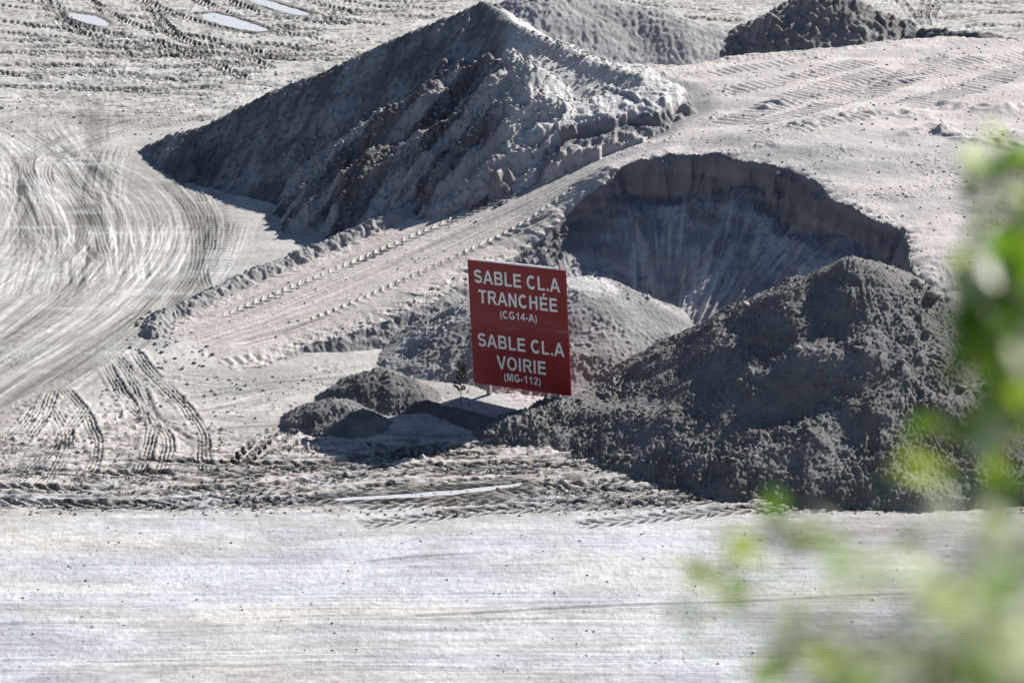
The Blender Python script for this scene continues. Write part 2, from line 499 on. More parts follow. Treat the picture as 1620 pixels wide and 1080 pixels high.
# deep lug tracks crossing in front
GT('lug', 0.29, 0.14,
   [(-30, 742), (200, 750), (420, 742), (600, 722), (760, 706), (880, 690)],
   [(-30, 772), (200, 776), (420, 768), (620, 745), (800, 742), (960, 736), (1120, 738)],
   [(-30, 795), (180, 800), (380, 795), (520, 782), (660, 762)],
   [(300, 762), (480, 735), (640, 712), (720, 700)],
   [(850, 772), (960, 762), (1090, 750), (1230, 745), (1400, 752)],
   [(640, 772), (800, 765), (960, 778), (1130, 772), (1290, 765), (1450, 745)],
   [(380, 800), (520, 792), (640, 790)],
   [(860, 800), (1040, 795), (1180, 788), (1330, 772)])
GT('lug', 0.28, 0.12,
   [(1180, 815), (1290, 806), (1400, 792), (1540, 775), (1640, 770)],
   [(700, 745), (820, 728), (960, 722), (1080, 728)],
   [(560, 700), (680, 716), (800, 718)])
# far lug tracks top left
GT('lug', 0.33, 0.17,
   [(-30, 62), (120, 66), (260, 72), (380, 92), (430, 112)],
   [(-30, 82), (140, 84), (300, 88), (460, 80), (560, 62)],
   [(-30, 100), (120, 104), (300, 106), (400, 104)],
   [(-30, 118), (160, 118), (330, 122), (420, 112)],
   [(-20, 138), (120, 140), (260, 141), (360, 136)],
   [(60, -10), (90, 25), (150, 48), (260, 70), (390, 128)],
   [(80, 5), (120, 50), (230, 80), (360, 100), (440, 105)],
   [(235, 0), (262, 45), (320, 72), (470, 78)],
   [(200, -10), (300, 32), (400, 52), (520, 56)],
   [(290, -10), (400, 38), (520, 48)],
   [(330, -10), (430, 26), (560, 40)],
   [(120, -10), (210, 40), (330, 62), (450, 96)])
GT('lug', 0.26, 0.09,
   [(380, -15), (480, 20), (620, 42)], [(430, -15), (560, 20), (680, 30)], [(470, -15), (600, 10), (720, 15)],
   [(-30, 30), (80, 45), (160, 60), (220, 100)], [(540, -15), (640, 5), (760, 0)], [(-30, 5), (60, 20), (200, 60)],
   [(0, -10), (60, 8), (150, 22), (250, 30)],
   [(1400, -20), (1430, 10), (1450, 40)], [(1470, -20), (1460, 15), (1465, 40)], [(1520, -10), (1480, 10), (1470, 30)],
   [(1480, 30), (1560, 22), (1660, 20)], [(1480, 45), (1560, 40), (1660, 44)], [(900, -20), (1000, 5), (1150, 20)],
   [(1400, -10), (1540, 5), (1660, 0)], [(880, -10), (960, 20), (1180, 34)])
GT('scrape', 1.6, 0.03, [(1390, 0), (1500, 15), (1660, 12)], [(850, 0), (1000, 10), (1200, 20)], [(450, 0), (600, 20), (760, 25)])

_r = random.Random(3)
for k in range(9):          # more criss-crossing passes in front of the piles
    y0 = _r.uniform(725, 815); sl = _r.uniform(-45, 5); x0 = _r.uniform(-60, 900); L_ = _r.uniform(350, 800)
    GROUND_TRACKS.append(('lug', [(x0, y0), (x0 + L_ * .5, y0 + sl * .5 + _r.uniform(-8, 8)), (x0 + L_, y0 + sl)], 0.25, _r.uniform(0.05, 0.1)))
for k in range(20):          # and in the far field
    y0 = _r.uniform(-20, 135); sl = _r.uniform(-10, 60); x0 = _r.uniform(-60, 420); L_ = _r.uniform(150, 420)
    GROUND_TRACKS.append(('lug', [(x0, y0), (x0 + L_ * .5, y0 + sl * .5 + _r.uniform(-6, 6)), (x0 + L_, min(y0 + sl, 150))], 0.27, _r.uniform(0.08, 0.14)))
for k in range(16):          # long brushed passes on the white haul road
    y0 = _r.uniform(815, 1075); sl = _r.uniform(-22, 6)
    GROUND_TRACKS.append(('scrape', [(-200, y0), (700, y0 + sl * .5 + _r.uniform(-5, 5)), (1900, y0 + sl)], _r.uniform(0.25, 0.7), 0.006))
GT('sweep', 0.25, 0.02, [(180, 600), (260, 660), (330, 720)], [(240, 640), (330, 625), (450, 612)], [(120, 690), (220, 665), (330, 660), (430, 668)])
GT('rut', 0.12, 0.03, [(300, 625), (400, 610), (520, 600), (620, 585)], [(280, 655), (380, 640), (470, 622)], [(300, 690), (380, 676), (450, 672)], [(225, 610), (250, 660), (310, 700)])
GT('scrape', 0.8, 0.012, [(240, 590), (400, 608), (560, 590), (700, 560)], [(270, 660), (360, 640), (480, 610)])
GT('lug', 0.27, 0.06, [(560, 830), (800, 806), (1100, 798)], [(900, 832), (1200, 806), (1500, 800)])
GT('lug', 0.27, 0.10, [(1080, 780), (1250, 778), (1400, 770), (1560, 765)])
GT('rut', 0.10, 0.02, [(640, 975), (900, 962), (1200, 948), (1700, 925)], [(560, 890), (640, 882), (760, 876)], [(1220, 805), (1400, 790), (1640, 770)])
GT('bars', 0.3, 0.02, [(520, 815), (560, 822), (610, 812)])
make_ground()

# ------------------------------------------------------------------ raised terrace: ramp, plateau, quarried bowl
TP = [(250, 545, 0.0), (330, 600, 0.0), (300, 492, 0.05), (400, 452, 0.35), (400, 575, 0.08), (550, 390, 0.75), (560, 500, 0.45), (700, 325, 1.3),
      (700, 440, 0.95), (850, 262, 2.0), (850, 360, 1.6), (1000, 205, 3.0), (980, 262, 2.95), (1110, 150, 3.5), (1100, 230, 3.45),
      (1000, 100, 3.5), (1180, 90, 3.6), (1300, 85, 3.6), (1500, 62, 3.6), (1620, 70, 3.6), (1800, 80, 3.6), (1200, 150, 3.55), (1400, 150, 3.6),
      (1620, 150, 3.6), (1180, 205, 3.75), (1300, 215, 3.85), (1420, 230, 3.75), (1620, 230, 3.6), (1200, 250, 3.6), (1330, 300, 3.55), (1450, 350, 3.45),
      (1550, 300, 3.55), (1700, 300, 3.5), (1640, 400, 3.3), (1530, 505, 2.5), (1600, 545, 2.1), (1500, 400, 3.35), (1800, 552, 2.1), (800, 180, 3.0)]
_tp = np.array([(*P(a, b, z), z) for a, b, z in TP])
def _phi(r): return r
_A = _phi(np.hypot(_tp[:, None, 0] - _tp[None, :, 0], _tp[:, None, 1] - _tp[None, :, 1])) + np.eye(len(_tp)) * -0.4
_Pm = np.column_stack([np.ones(len(_tp)), _tp[:, 0], _tp[:, 1]])
_K = np.block([[_A, _Pm], [_Pm.T, np.zeros((3, 3))]])
_wt = np.linalg.solve(_K, np.concatenate([_tp[:, 2], np.zeros(3)]))
def terr_top(X, Y):
    h = _wt[-3] + _wt[-2] * X + _wt[-1] * Y
    for i in range(len(_tp)):
        h = h + _wt[i] * _phi(np.sqrt((X - _tp[i, 0]) ** 2 + (Y - _tp[i, 1]) ** 2 + 0.2))
    return h
def PT(px, py):
    z = 1.5
    for _ in range(12):
        x, y = P(px, py, z)
        z = 0.5 * z + 0.5 * float(terr_top(np.array(x), np.array(y)))
    return (x, y)

LEFT_EDGE = [(252, 520, 0.0), (290, 492, 0.1), (400, 440, 0.35), (500, 400, 0.6), (600, 358, 0.95), (700, 312, 1.3), (770, 280, 1.65)]
BACK = [(820, 215, 2.3), (880, 150, 2.9), (930, 98, 3.4), (1080, 104, 3.5), (1190, 84, 3.6), (1300, 78, 3.6), (1400, 66, 3.6), (1480, 56, 3.6), (1620, 66, 3.6), (1900, 80, 3.6),
        (2000, 400, 3.2), (1900, 560, 2.0), (1750, 556, 2.0)]
RIM = [(1600, 553, 2.0), (1530, 515, 2.35), (1470, 462, 2.85), (1438, 405, 3.3), (1434, 362, 3.42), (1400, 352, 3.45), (1378, 342, 3.5), (1350, 330, 3.55), (1310, 305, 3.55), (1290, 285, 3.6), (1258, 268, 3.6),
       (1200, 256, 3.6), (1165, 252, 3.6), (1130, 243, 3.55), (1060, 240, 3.45), (1015, 250, 3.3), (985, 262, 3.0), (955, 290, 2.65), (930, 308, 2.4), (900, 335, 2.0), (860, 372, 1.6), (820, 402, 1.25)]
RAMP_R = [(745, 440, 0.95), (690, 475, 0.75), (600, 512, 0.42), (470, 552, 0.1), (380, 595, 0.0), (280, 600, -0.05)]
def W3(l): return [(*P(a, b, z), z) for a, b, z in l]
T_POLY = W3(LEFT_EDGE + BACK + RIM + RAMP_R)
RIM_W = W3(RIM)
BERM = W3([(235, 545, 0.0), (255, 508, 0.02), (290, 492, 0.1), (400, 440, 0.35), (500, 400, 0.6), (600, 358, 0.95), (700, 312, 1.3), (770, 280, 1.65)])
BENCH1 = W3([(790, 262, 2.5), (835, 222, 3.0), (862, 200, 3.35), (905, 186, 3.5), (945, 180, 3.62), (1000, 172, 3.72), (1040, 168, 3.8), (1060, 156, 3.9), (1082, 148, 3.9), (1080, 130, 3.85), (1030, 104, 3.95), (940, 90, 4.1), (840, 100, 4.0), (760, 190, 3.0)])
BENCH2 = W3([(740, 290, 1.8), (800, 264, 2.15), (845, 246, 2.5), (880, 240, 2.85), (920, 228, 3.0), (960, 220, 3.15), (1010, 208, 3.3), (1050, 202, 3.35), (1085, 188, 3.45), (1100, 165, 3.5), (1050, 120, 3.6), (850, 120, 3.6), (740, 230, 2.6)])
CHEV = [('chev', [PT(a, b) for a, b in l], w, dp) for l, w, dp in [
    ([(340, 505), (520, 432), (700, 355), (830, 300), (960, 245)], 0.24, 0.035),
    ([(480, 512), (600, 462), (740, 398), (840, 350), (930, 285)], 0.24, 0.035)]]
CHEV += [('rut', [PT(a, b) for a, b in l], w, dp) for l, w, dp in [
    ([(370, 545), (520, 500), (640, 447), (760, 392), (880, 335)], 0.16, 0.06),
    ([(300, 510), (450, 450), (620, 380), (760, 318)], 0.12, 0.02),
    ([(420, 500), (560, 445), (720, 372), (860, 310)], 0.10, 0.015)]]
CHEV += [('bars', [PT(a, b) for a, b in l], w, 0.05) for l, w in [
    ([(300, 585), (360, 572), (430, 556)], 0.3), ([(1140, 200), (1200, 175), (1300, 140), (1420, 110)], 0.6), ([(1180, 200), (1320, 165), (1450, 120), (1560, 90)], 0.5),
    ([(1230, 170), (1390, 130), (1500, 85)], 0.35), ([(1130, 150), (1250, 125), (1380, 95)], 0.5), ([(1350, 185), (1500, 150), (1640, 100)], 0.6),
    ([(1400, 130), (1520, 110), (1640, 85)], 0.5), ([(1250, 210), (1380, 180), (1480, 150)], 0.5), ([(1110, 120), (1200, 105), (1320, 92)], 0.4)]]
CHEV += [('scrape', [PT(a, b) for a, b in l], w, 0.005) for l, w in [
    ([(260, 560), (450, 500), (620, 430), (800, 345), (960, 260)], 1.6), ([(1140, 190), (1300, 130), (1500, 80)], 2.0), ([(1200, 210), (1400, 150), (1640, 110)], 2.0)][:1]]

FAN_C = P(1040, 640, 0)
def fan(X, Y):
    """angle round the mouth of the bowl, in metres of rim"""
    return np.arctan2(X - FAN_C[0], Y - FAN_C[1]) * 8.0
def terrace(X, Y):
    top = terr_top(X, Y)
    x2 = X + 0.10 * perlin(X * 1.3, Y * 1.3, 90) + 0.05 * perlin(X * 4, Y * 4, 91)
    y2 = Y + 0.10 * perlin(X * 1.3 + 40, Y * 1.3, 92) + 0.05 * perlin(X * 4, Y * 4 + 9, 93)
    closed = T_POLY + [T_POLY[0]]
    d, _, al, ze = poly_coords(x2, y2, closed)
    ins = inside(x2, y2, T_POLY)
    dr, sr, ar, zr = poly_coords(X, Y, RIM_W)
    rim_zone = (np.abs(dr) <= d + 0.35)
    # fluting of the cut face: ribs running down the fall line
    fl = 0.30 * perlin(ar * 0.55, ar * 0, 94) + 0.16 * perlin(ar * 1.3, dr * 0.3, 95) + 0.10 * perlin(ar * 3.1, d * 1.5, 96) + 0.05 * perlin(ar * 9, d * 2.5, 97) + 0.16 * (crag(ar, d * 1.5, 0.5, 88) - .25)
    dd = np.maximum(d + np.where(rim_zone, fl * sstep(0, 0.3, d), 0.10 * perlin(al * 2, d, 98) * sstep(0, .3, d)), 0)
    drop = 0.70 + 0.45 * perlin(ar * 0.35, ar * 0, 99)
    
    acc = np.zeros(X.shape)
    rp = RIM_W
    samp = []
    for i in range(len(rp) - 1):
        L_ = math.hypot(rp[i + 1][0] - rp[i][0], rp[i + 1][1] - rp[i][1]); nn = max(1, int(L_ / 0.3))
        for k_ in range(nn):
            t_ = k_ / nn; samp.append([rp[i][j] * (1 - t_) + rp[i + 1][j] * t_ for j in range(3)])
    kk_ = 0.28
    for si_, (qx, qy, qz) in enumerate(samp):
        lf_ = min(max((qz - 1.0) / 2.4, 0.08), 1.05) * (1 + 0.35 * math.sin(si_ * 0.42 + 1.0) + 0.15 * math.sin(si_ * 1.1))
        acc = acc + np.exp((qz - 0.95 * lf_ - 0.56 * np.sqrt((X - qx) ** 2 + (Y - qy) ** 2) - 1.0) / kk_)
    bowl = kk_ * np.log(acc + 1e-9) + 1.0 - kk_ * math.log(3.5)
    talus = bowl - 0.25 * (drop - 0.7) + 0.16 * perlin(fan(X, Y) * 0.8, d * 0.45, 100) + 0.06 * perlin(fan(X, Y) * 3.5, d * 0.6, 101) + 0.025 * perlin(fan(X, Y) * 12, d * 1.2, 84) + 0.08 * clods(X, Y, .16, .35, 87) * sstep(2.4, 1.0, d)
    scarp = ze - 2.3 * dd
    out_rim = np.maximum(scarp, talus)
    out_other = ze - 0.62 * dd
    wr = sstep(0.5, -0.1, dr - d)
    out = out_rim * wr + out_other * (1 - wr)
    tw = sstep(0.7, 0.0, d)
    h_in = top + (ze - top) * tw * 0.0
    blend = sstep(1.6, 0.0, d)
    h_in = top * (1 - blend) + ze * blend
    h = np.where(ins, h_in, out)
    # berm along the left side of the ramp
    bd, bs, ba, bz = poly_coords(X, Y, smooth_line(BERM, 5))
    bh = 0.34 * (0.95 + 0.2 * perlin(ba * 1.3, ba * 0, 102)) * sstep(0, 1.2, ba)
    bw = bd + 0.10 * perlin(X * 3.5, Y * 3.5, 103)
    berm = bz + bh - 0.85 * np.sqrt(bw * bw + 0.01) + 0.06 * (crag(X, Y, 0.3, 104) - .25) + 0.03 * perlin(X * 9, Y * 9, 105)
    h = np.maximum(h, berm)
    # benches of tipped sand above the ramp
    for k, poly in enumerate((BENCH2, BENCH1)):
        b, _, a_, z_ = poly_coords(x2, y2, poly + [poly[0]])
        i_ = inside(x2, y2, poly)
        b = np.maximum(b + (0.28 * perlin(a_ * 1.3, a_ * 0, 110 + k) + 0.16 * perlin(a_ * 4, b, 112 + k)) * sstep(0, .2, b), 0)
        m = np.where(i_, z_ + 0.30 * (crag(X, Y, 0.8, 114, 4) - .35) - 0.15 * np.exp(-b / 0.2), z_ - 1.25 * b + 0.30 * (crag(X, Y, 0.5, 115, 4) - .35) - 0.1)
        h = np.maximum(h, m)
    # windrow and cut edges on the plateau
    for pts, hh, w in [([(1440, 205, 3.9), (1470, 192, 4.0), (1490, 200, 3.9)], 0.10, 0.35), ([(1480, 188, 4.0), (1530, 205, 4.0), (1580, 216, 3.9), (1660, 222, 3.9)], 0.16, 0.3),
                       ([(1280, 200, 3.8), (1340, 184, 3.8), (1440, 178, 3.8)], 0.15, 0.6), ([(1500, 166, 3.7), (1560, 172, 3.7), (1660, 165, 3.7)], 0.2, 0.4),
                       ([(1215, 170, 3.6), (1240, 158, 3.7)], 0.12, 0.3), ([(1140, 245, 3.6), (1160, 235, 3.7), (1215, 226, 3.8)], 0.1, 0.4)]:
        b, _, a_, z_ = poly_coords(X, Y, smooth_line(W3(pts), 5))
        h = h + hh * np.exp(-(b / w) ** 2) * (0.8 + 0.5 * perlin(X * 3, Y * 3, 120))
    # surface roughness
    slope_zone = np.where(ins, 0.0, 1.0)
    edge = sstep(1.1, 0.1, d)
    ramp_m = sstep(2.9, 2.3, top)
    cm = np.clip(perlin(X * .5, Y * .7, 126) * 1.6 + 0.1, 0, 1) * (1 - 0.95 * ramp_m * sstep(0.3, 0.8, d))
    h = h + 0.007 * perlin(X * 5, Y * 5, 121) + 0.025 * perlin(X * 1.2, Y * 1.2, 122) * (1 - 0.7 * ramp_m) + 0.006 * perlin(X * 14, Y * 14, 123)
    h = h + cm * (0.025 * clods(X, Y, 0.08, 0.3, 127) + 0.03 * clods(X, Y, 0.2, 0.35, 128)) + 0.07 * perlin(X * 0.35, Y * 0.9, 130) * (1 - ramp_m)
    h = h - ins * wr * 0.10 * np.exp(-d / 0.18) * (1 + 1.5 * perlin(ar * 4, dr * 2, 129))
    low = sstep(2.4, 1.2, zr) * (1 - wr) + (1 - wr) * 0
    h = h + edge * 0.12 * (crag(X, Y, 0.35, 124) - 0.2) * np.where(wr > 0.5, 0.35, 1.0)
    h = h + slope_zone * 0.09 * (crag(X, Y, 0.4, 125) - 0.25) * (1 - wr)
    dz, dc = apply_tracks(X, Y, CHEV)
    h = h + dz * ins
    return h, ins, d, wr, dc, dr, ar, ze

def make_terrace():
    y = np.concatenate([np.arange(61.5, 70, 0.045), np.arange(70, 79, 0.026), np.arange(79, 93, 0.055)])
    u = np.linspace(-0.145, 0.215, 1250)
    X = u[None, :] * y[:, None]; Y = np.repeat(y[:, None], len(u), 1)
    h, ins, d, wr, dc, dr, ar, ze = terrace(X, Y)
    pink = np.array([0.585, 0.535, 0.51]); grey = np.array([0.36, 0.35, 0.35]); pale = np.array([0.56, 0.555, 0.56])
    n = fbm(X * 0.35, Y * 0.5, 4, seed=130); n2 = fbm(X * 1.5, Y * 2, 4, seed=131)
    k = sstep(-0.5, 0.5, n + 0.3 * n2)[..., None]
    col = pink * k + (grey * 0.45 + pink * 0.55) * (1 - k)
    rm = (sstep(2.9, 2.2, terr_top(X, Y)) * ins)[..., None]
    col = col * (1 - 0.8 * rm) + np.array([0.55, 0.505, 0.465]) * (1 + 0.06 * n2[..., None]) * 0.8 * rm
    # greyer damp sand on the mid plateau
    x0, y0 = P(1330, 250, 3.7)
    g = np.exp(-(((X - x0) / 4.5) ** 2 + ((Y - y0) / 2.6) ** 2))[..., None]
    col = col * (1 - 0.75 * g) + grey * 1.12 * 0.75 * g
    o_ = (~ins)[..., None] * 1.0
    fa = fan(X, Y)
    pale_t = 0.8 * sstep(-0.3, 0.7, perlin(fa * 0.9 + .3 * perlin(X, Y, 83), d * 0.5, 133) + 0.8 * perlin(fa * 2.8, d * 0.5, 134) + 0.6 * perlin(fa * 8, d * 0.9, 82) + 0.3 * perlin(X * 6, Y * 6, 81))[..., None]
    strat = (perlin(X * .3, (h + 0.05 * perlin(X, Y, 86)) * 5.5, 85) * 0.35 + 1)[..., None]
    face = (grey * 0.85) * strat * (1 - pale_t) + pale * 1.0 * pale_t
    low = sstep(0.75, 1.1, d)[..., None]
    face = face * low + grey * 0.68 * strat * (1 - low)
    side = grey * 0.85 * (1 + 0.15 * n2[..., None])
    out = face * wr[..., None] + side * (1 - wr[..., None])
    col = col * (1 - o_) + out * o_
    bd, _, ba, _ = poly_coords(X, Y, BERM)
    kb = sstep(0.5, 0.25, bd)[..., None]
    col = col * (1 - kb) + grey * 0.95 * kb
    for poly in (BENCH1,):
        i_ = inside(X, Y, poly); b, _, _, _ = poly_coords(X, Y, poly + [poly[0]])
        kk = (sstep(0.0, 0.15, np.where(i_, 0, b)) * sstep(1.2, .6, b))[..., None] * (Y < 86)[..., None]
        col = col * (1 - kk) + grey * 0.8 * kk
        ki = (i_ * 0.8)[..., None]
        col = col * (1 - ki) + pale * ki
    col = col * (1 + np.clip(dc, -0.3, 0.3)[..., None])
    keep = h > -0.12
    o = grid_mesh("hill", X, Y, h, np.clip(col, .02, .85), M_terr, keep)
    return tag(o, kind="structure")
make_terrace()

# ------------------------------------------------------------------ sand piles
def pile(name, bbox, res, hf, cf, label, cat, group=None):
    x0, y0, x1, y1 = bbox
    y = np.arange(y0, y1, res[1]); x = np.arange(x0, x1, res[0])
    X, Y = np.meshgrid(x, y)
    h = hf(X, Y)
    col = cf(X, Y, h)
    cx, cy = (x0 + x1) / 2, (y0 + y1) / 2
    o = grid_mesh(name, X, Y, h, np.clip(col, .02, .85), M_pile, h > -0.1, origin=(cx, cy, 0))
    return tag(o, label, cat, group)

GREY = np.array([0.27, 0.265, 0.265]); DARK = np.array([0.215, 0.206, 0.196]); PALE = np.array([0.62, 0.605, 0.60])

# --- big pile at the back left
BIG_MAIN = W3([(232, 232, 0.15), (330, 196, 1.2), (440, 143, 2.35), (560, 92, 3.45), (680, 40, 4.55), (765, 2, 5.3), (785, 8, 5.2)])
BIG_RIGHT = W3([(775, 6, 5.25), (815, 34, 5.05), (860, 58, 4.85), (930, 92, 4.45), (1010, 118, 4.15), (1050, 130, 3.9)])
BIG_FLANK = W3([(856, 64, 4.68), (930, 100, 4.25), (1010, 126, 3.95)])
def _on_main(px, py, dz):
    z = 2.0
    for _ in range(30):
        x, y = P(px, py, z); z = 0.6 * z + 0.4 * float(ridge_pile(np.array([x]), np.array([y]), BIG_MAIN, 0.72, 0.05)[0])
    x, y = P(px, py, z + dz)
    return (x, y, z + dz)
LOBE1 = W3([(838, 98, 4.75), (800, 112, 4.45)]) + [_on_main(a, b, d) for a, b, d in [(740, 112, .3), (690, 128, .3), (620, 165, .3), (560, 205, .15)]]
LOBE4 = W3([(800, 150, 4.0), (740, 172, 3.45), (680, 196, 2.9), (620, 226, 2.3), (560, 256, 1.7), (510, 285, 1.1)])
LOBE2 = W3([(800, 190, 3.4), (740, 222, 2.8), (680, 243, 2.2), (610, 254, 1.95), (545, 288, 1.2), (490, 325, 0.7), (452, 352, 0.25)])
LOBE3 = W3([(700, 92, 3.95), (760, 84, 4.35), (835, 80, 4.75)])
def big_h(X, Y):
    xw = X + 0.22 * perlin(X * 0.7, Y * 0.7, 140) + 0.08 * perlin(X * 2.5, Y * 2.5, 141)
    yw = Y + 0.22 * perlin(X * 0.7 + 30, Y * 0.7, 142) + 0.08 * perlin(X * 2.5, Y * 2.5 + 8, 143)
    a = ridge_pile(X * .7 + xw * .3, Y * .7 + yw * .3, BIG_MAIN, 0.72, 0.05)
    b = ridge_pile(X * .5 + xw * .5, Y * .5 + yw * .5, BIG_RIGHT, 0.80, 0.1)
    rx, ry = rot(X, Y, math.radians(65))
    a = a + 0.028 * perlin(rx * 0.7 + perlin(X, Y, 135) * .5, ry * 2.1, 144) + 0.09 * np.clip(perlin(X * .45, Y * .45, 133), 0, 1) + 0.05 * clods(X, Y, 0.18, 0.2, 136) + 0.06 * (crag(rx * 0.5, ry, 0.5, 137) - .25) + 0.02 * perlin(X * 6, Y * 6, 145) + 0.05 * perlin(X * .6, Y * .6, 139)
    b = np.maximum(b, ridge_pile(xw, yw, BIG_FLANK, 0.48, 0.6) - 0.55 * np.maximum(0, 0.7 - X))
    l1 = ridge_pile(xw, yw, LOBE1, 0.85, 0.2); l2 = ridge_pile(xw, yw, LOBE2, 0.80, 0.2); l3 = ridge_pile(xw, yw, LOBE3, 1.0, 0.1)
    l = np.maximum(np.maximum(l1, l2), np.maximum(l3, ridge_pile(xw, yw, LOBE4, 0.8, 0.2)))
    qx, qy = rot(X, Y, math.radians(40))
    l = l + 0.85 * (crag(qx * 0.6, qy * 1.7, 2.0, 146, 2) - 0.40) + 0.22 * np.clip(perlin(qx * .5, qy * .7, 138) + .35, 0, 1) * (crag(qx * .7, qy * 1.5, 0.5, 150, 3) - .25) + 0.07 * clods(X, Y, .2, .3, 154) + 0.05 * perlin(X * 7, Y * 7, 151)
    h = np.maximum(np.maximum(a, b), l)
    for (px, py, z, s) in [(312, 258, 0.42, 0.6), (330, 272, 0.3, 0.6)]:
        x, y = P(px, py, z)
        d = np.sqrt((xw - x) ** 2 + (yw - y) ** 2)
        h = np.maximum(h, z - s * d + 0.06 * crag(X, Y, .3, 152))
    h = h + 0.012 * perlin(X * 12, Y * 12, 153)
    return h
def big_c(X, Y, h):
    n = fbm(X * 0.8, Y * 0.8, 4, seed=155)
    rx, ry = rot(X, Y, math.radians(65))
    wr_ = perlin(X * .6, Y * .6, 134) * .8
    st = perlin(rx * 0.4 + wr_, ry * 1.5 + wr_, 156) + 0.5 * perlin(rx * .8, ry * 6 + wr_ * 2, 157) + 0.6 * perlin(X * 5, Y * 5, 132)
    k = sstep(-0.6, 0.9, 0.7 * n + 0.9 * st)[..., None]
    col = GREY * 0.70 * (1 - k) + GREY * 1.45 * k
    a = ridge_pile(X, Y, BIG_MAIN, 0.72, 0.05)
    lob = (np.maximum(np.maximum(ridge_pile(X, Y, LOBE1, .85), ridge_pile(X, Y, LOBE4, .8)), ridge_pile(X, Y, LOBE2, .72)) > a + 0.05) * 1.0
    qx, qy = rot(X, Y, math.radians(40))
    p = (sstep(-0.1, 0.35, fbm(qx * 0.35, qy * 1.1, 4, seed=158)) * lob)[..., None]
    col = col * (1 - 0.3 * lob[..., None])
    col = col * (1 - 0.8 * p) + PALE * 0.9 * 0.8 * p
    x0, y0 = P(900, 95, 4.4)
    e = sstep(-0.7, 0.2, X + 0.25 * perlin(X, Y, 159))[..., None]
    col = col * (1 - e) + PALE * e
    x1, y1 = P(310, 255, .5)
    dk = np.exp(-(((X - x1) / 0.9) ** 2 + ((Y - y1) / 1.1) ** 2))[..., None]
    return col * (1 - 0.55 * dk)
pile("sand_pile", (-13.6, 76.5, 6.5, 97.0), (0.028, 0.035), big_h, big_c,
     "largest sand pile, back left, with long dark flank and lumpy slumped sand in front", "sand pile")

# --- front right pile
FRONT = W3([(1352, 404, 3.85), (1395, 418, 3.7), (1455, 452, 3.25), (1530, 505, 2.5), (1610, 575, 1.6), (1700, 640, 0.8)])
FRONT_L = W3([(1352, 404, 3.85), (1320, 418, 3.65), (1240, 460, 2.95), (1150, 502, 2.15), (1080, 536, 1.55), (1000, 580, 0.95), (940, 615, 0.55), (860, 655, 0.25), (800, 685, 0.08)])
FRONT_LOW = W3([(815, 662, 0.2), (900, 652, 0.38), (1000, 668, 0.5), (1100, 690, 0.55), (1250, 715, 0.55), (1450, 730, 0.5), (1620, 725, 0.5), (1750, 730, 0.3)])
def front_h(X, Y):
    xw = X + 0.14 * perlin(X * 0.9, Y * 0.9, 160) + 0.06 * perlin(X * 3, Y * 3, 161)
    yw = Y + 0.14 * perlin(X * 0.9 + 30, Y * 0.9, 162) + 0.06 * perlin(X * 3, Y * 3 + 8, 163)
    a = np.maximum(ridge_pile(xw, yw, FRONT, 0.62, 0.25), ridge_pile(xw, yw, FRONT_L, 0.70, 0.1))
    lo = ridge_pile(xw, yw, FRONT_LOW, 0.40, 0.5)
    lo = np.where(Y < 59.5, lo - 0.25 * (59.5 - Y), lo)
    h = smax(a, lo, 0.9)
    x0, y0 = P(1330, 540, 2.3)
    smooth = np.exp(-(((X - x0) / 1.3) ** 2 + ((Y - y0) / 1.6) ** 2))
    x2, y2 = P(1330, 440, 3.4)
    smooth = np.clip(smooth + 0.8 * np.exp(-(((X - x2) / 1.0) ** 2 + ((Y - y2) / 1.0) ** 2)), 0, 1)
    m = np.clip(0.6 + 0.9 * perlin(X * 0.7, Y * 0.7, 164), 0.2, 1) * (1 - 0.75 * smooth)
    lowm = 1 + 0.35 * sstep(1.8, 0.7, h)
    h = h + 0.06 * perlin(X * 2.2, Y * 2.2, 177) * m + m * lowm * (0.09 * (crag(X, Y, 0.6, 165, 5) - 0.28) + 0.05 * (crag(X, Y, 0.16, 176, 3) - .25) + 0.035 * clods(X, Y, 0.07, 0.15, 174) + 0.05 * clods(X, Y, 0.18, 0.35, 175))
    h = h - 0.02 - 0.10 * sstep(0.25, 0.0, h) + 0.14 * perlin(X * 0.9, Y * 0.9, 166)
    ang = np.arctan2(X - 8.0, 66 - Y)
    h = h + 0.025 * perlin(ang * 26, Y * 0.6, 167) * smooth + 0.02 * perlin(X * 10, Y * 10, 168) + m * 0.03 * perlin(X * 15, Y * 15, 169)
    return h
def front_c(X, Y, h):
    n = fbm(X * 0.9, Y * 0.9, 5, seed=170)
    k = sstep(-0.6, 0.7, n)[..., None]
    return DARK * 1.05 * (1 - k) + GREY * 1.0 * k
pile("sand_pile", (-1.5, 56.6, 17.0, 71.5), (0.024, 0.026), front_h, front_c,
     "tall dark cone shaped sand pile at front right with long tail reaching the red sign", "sand pile")

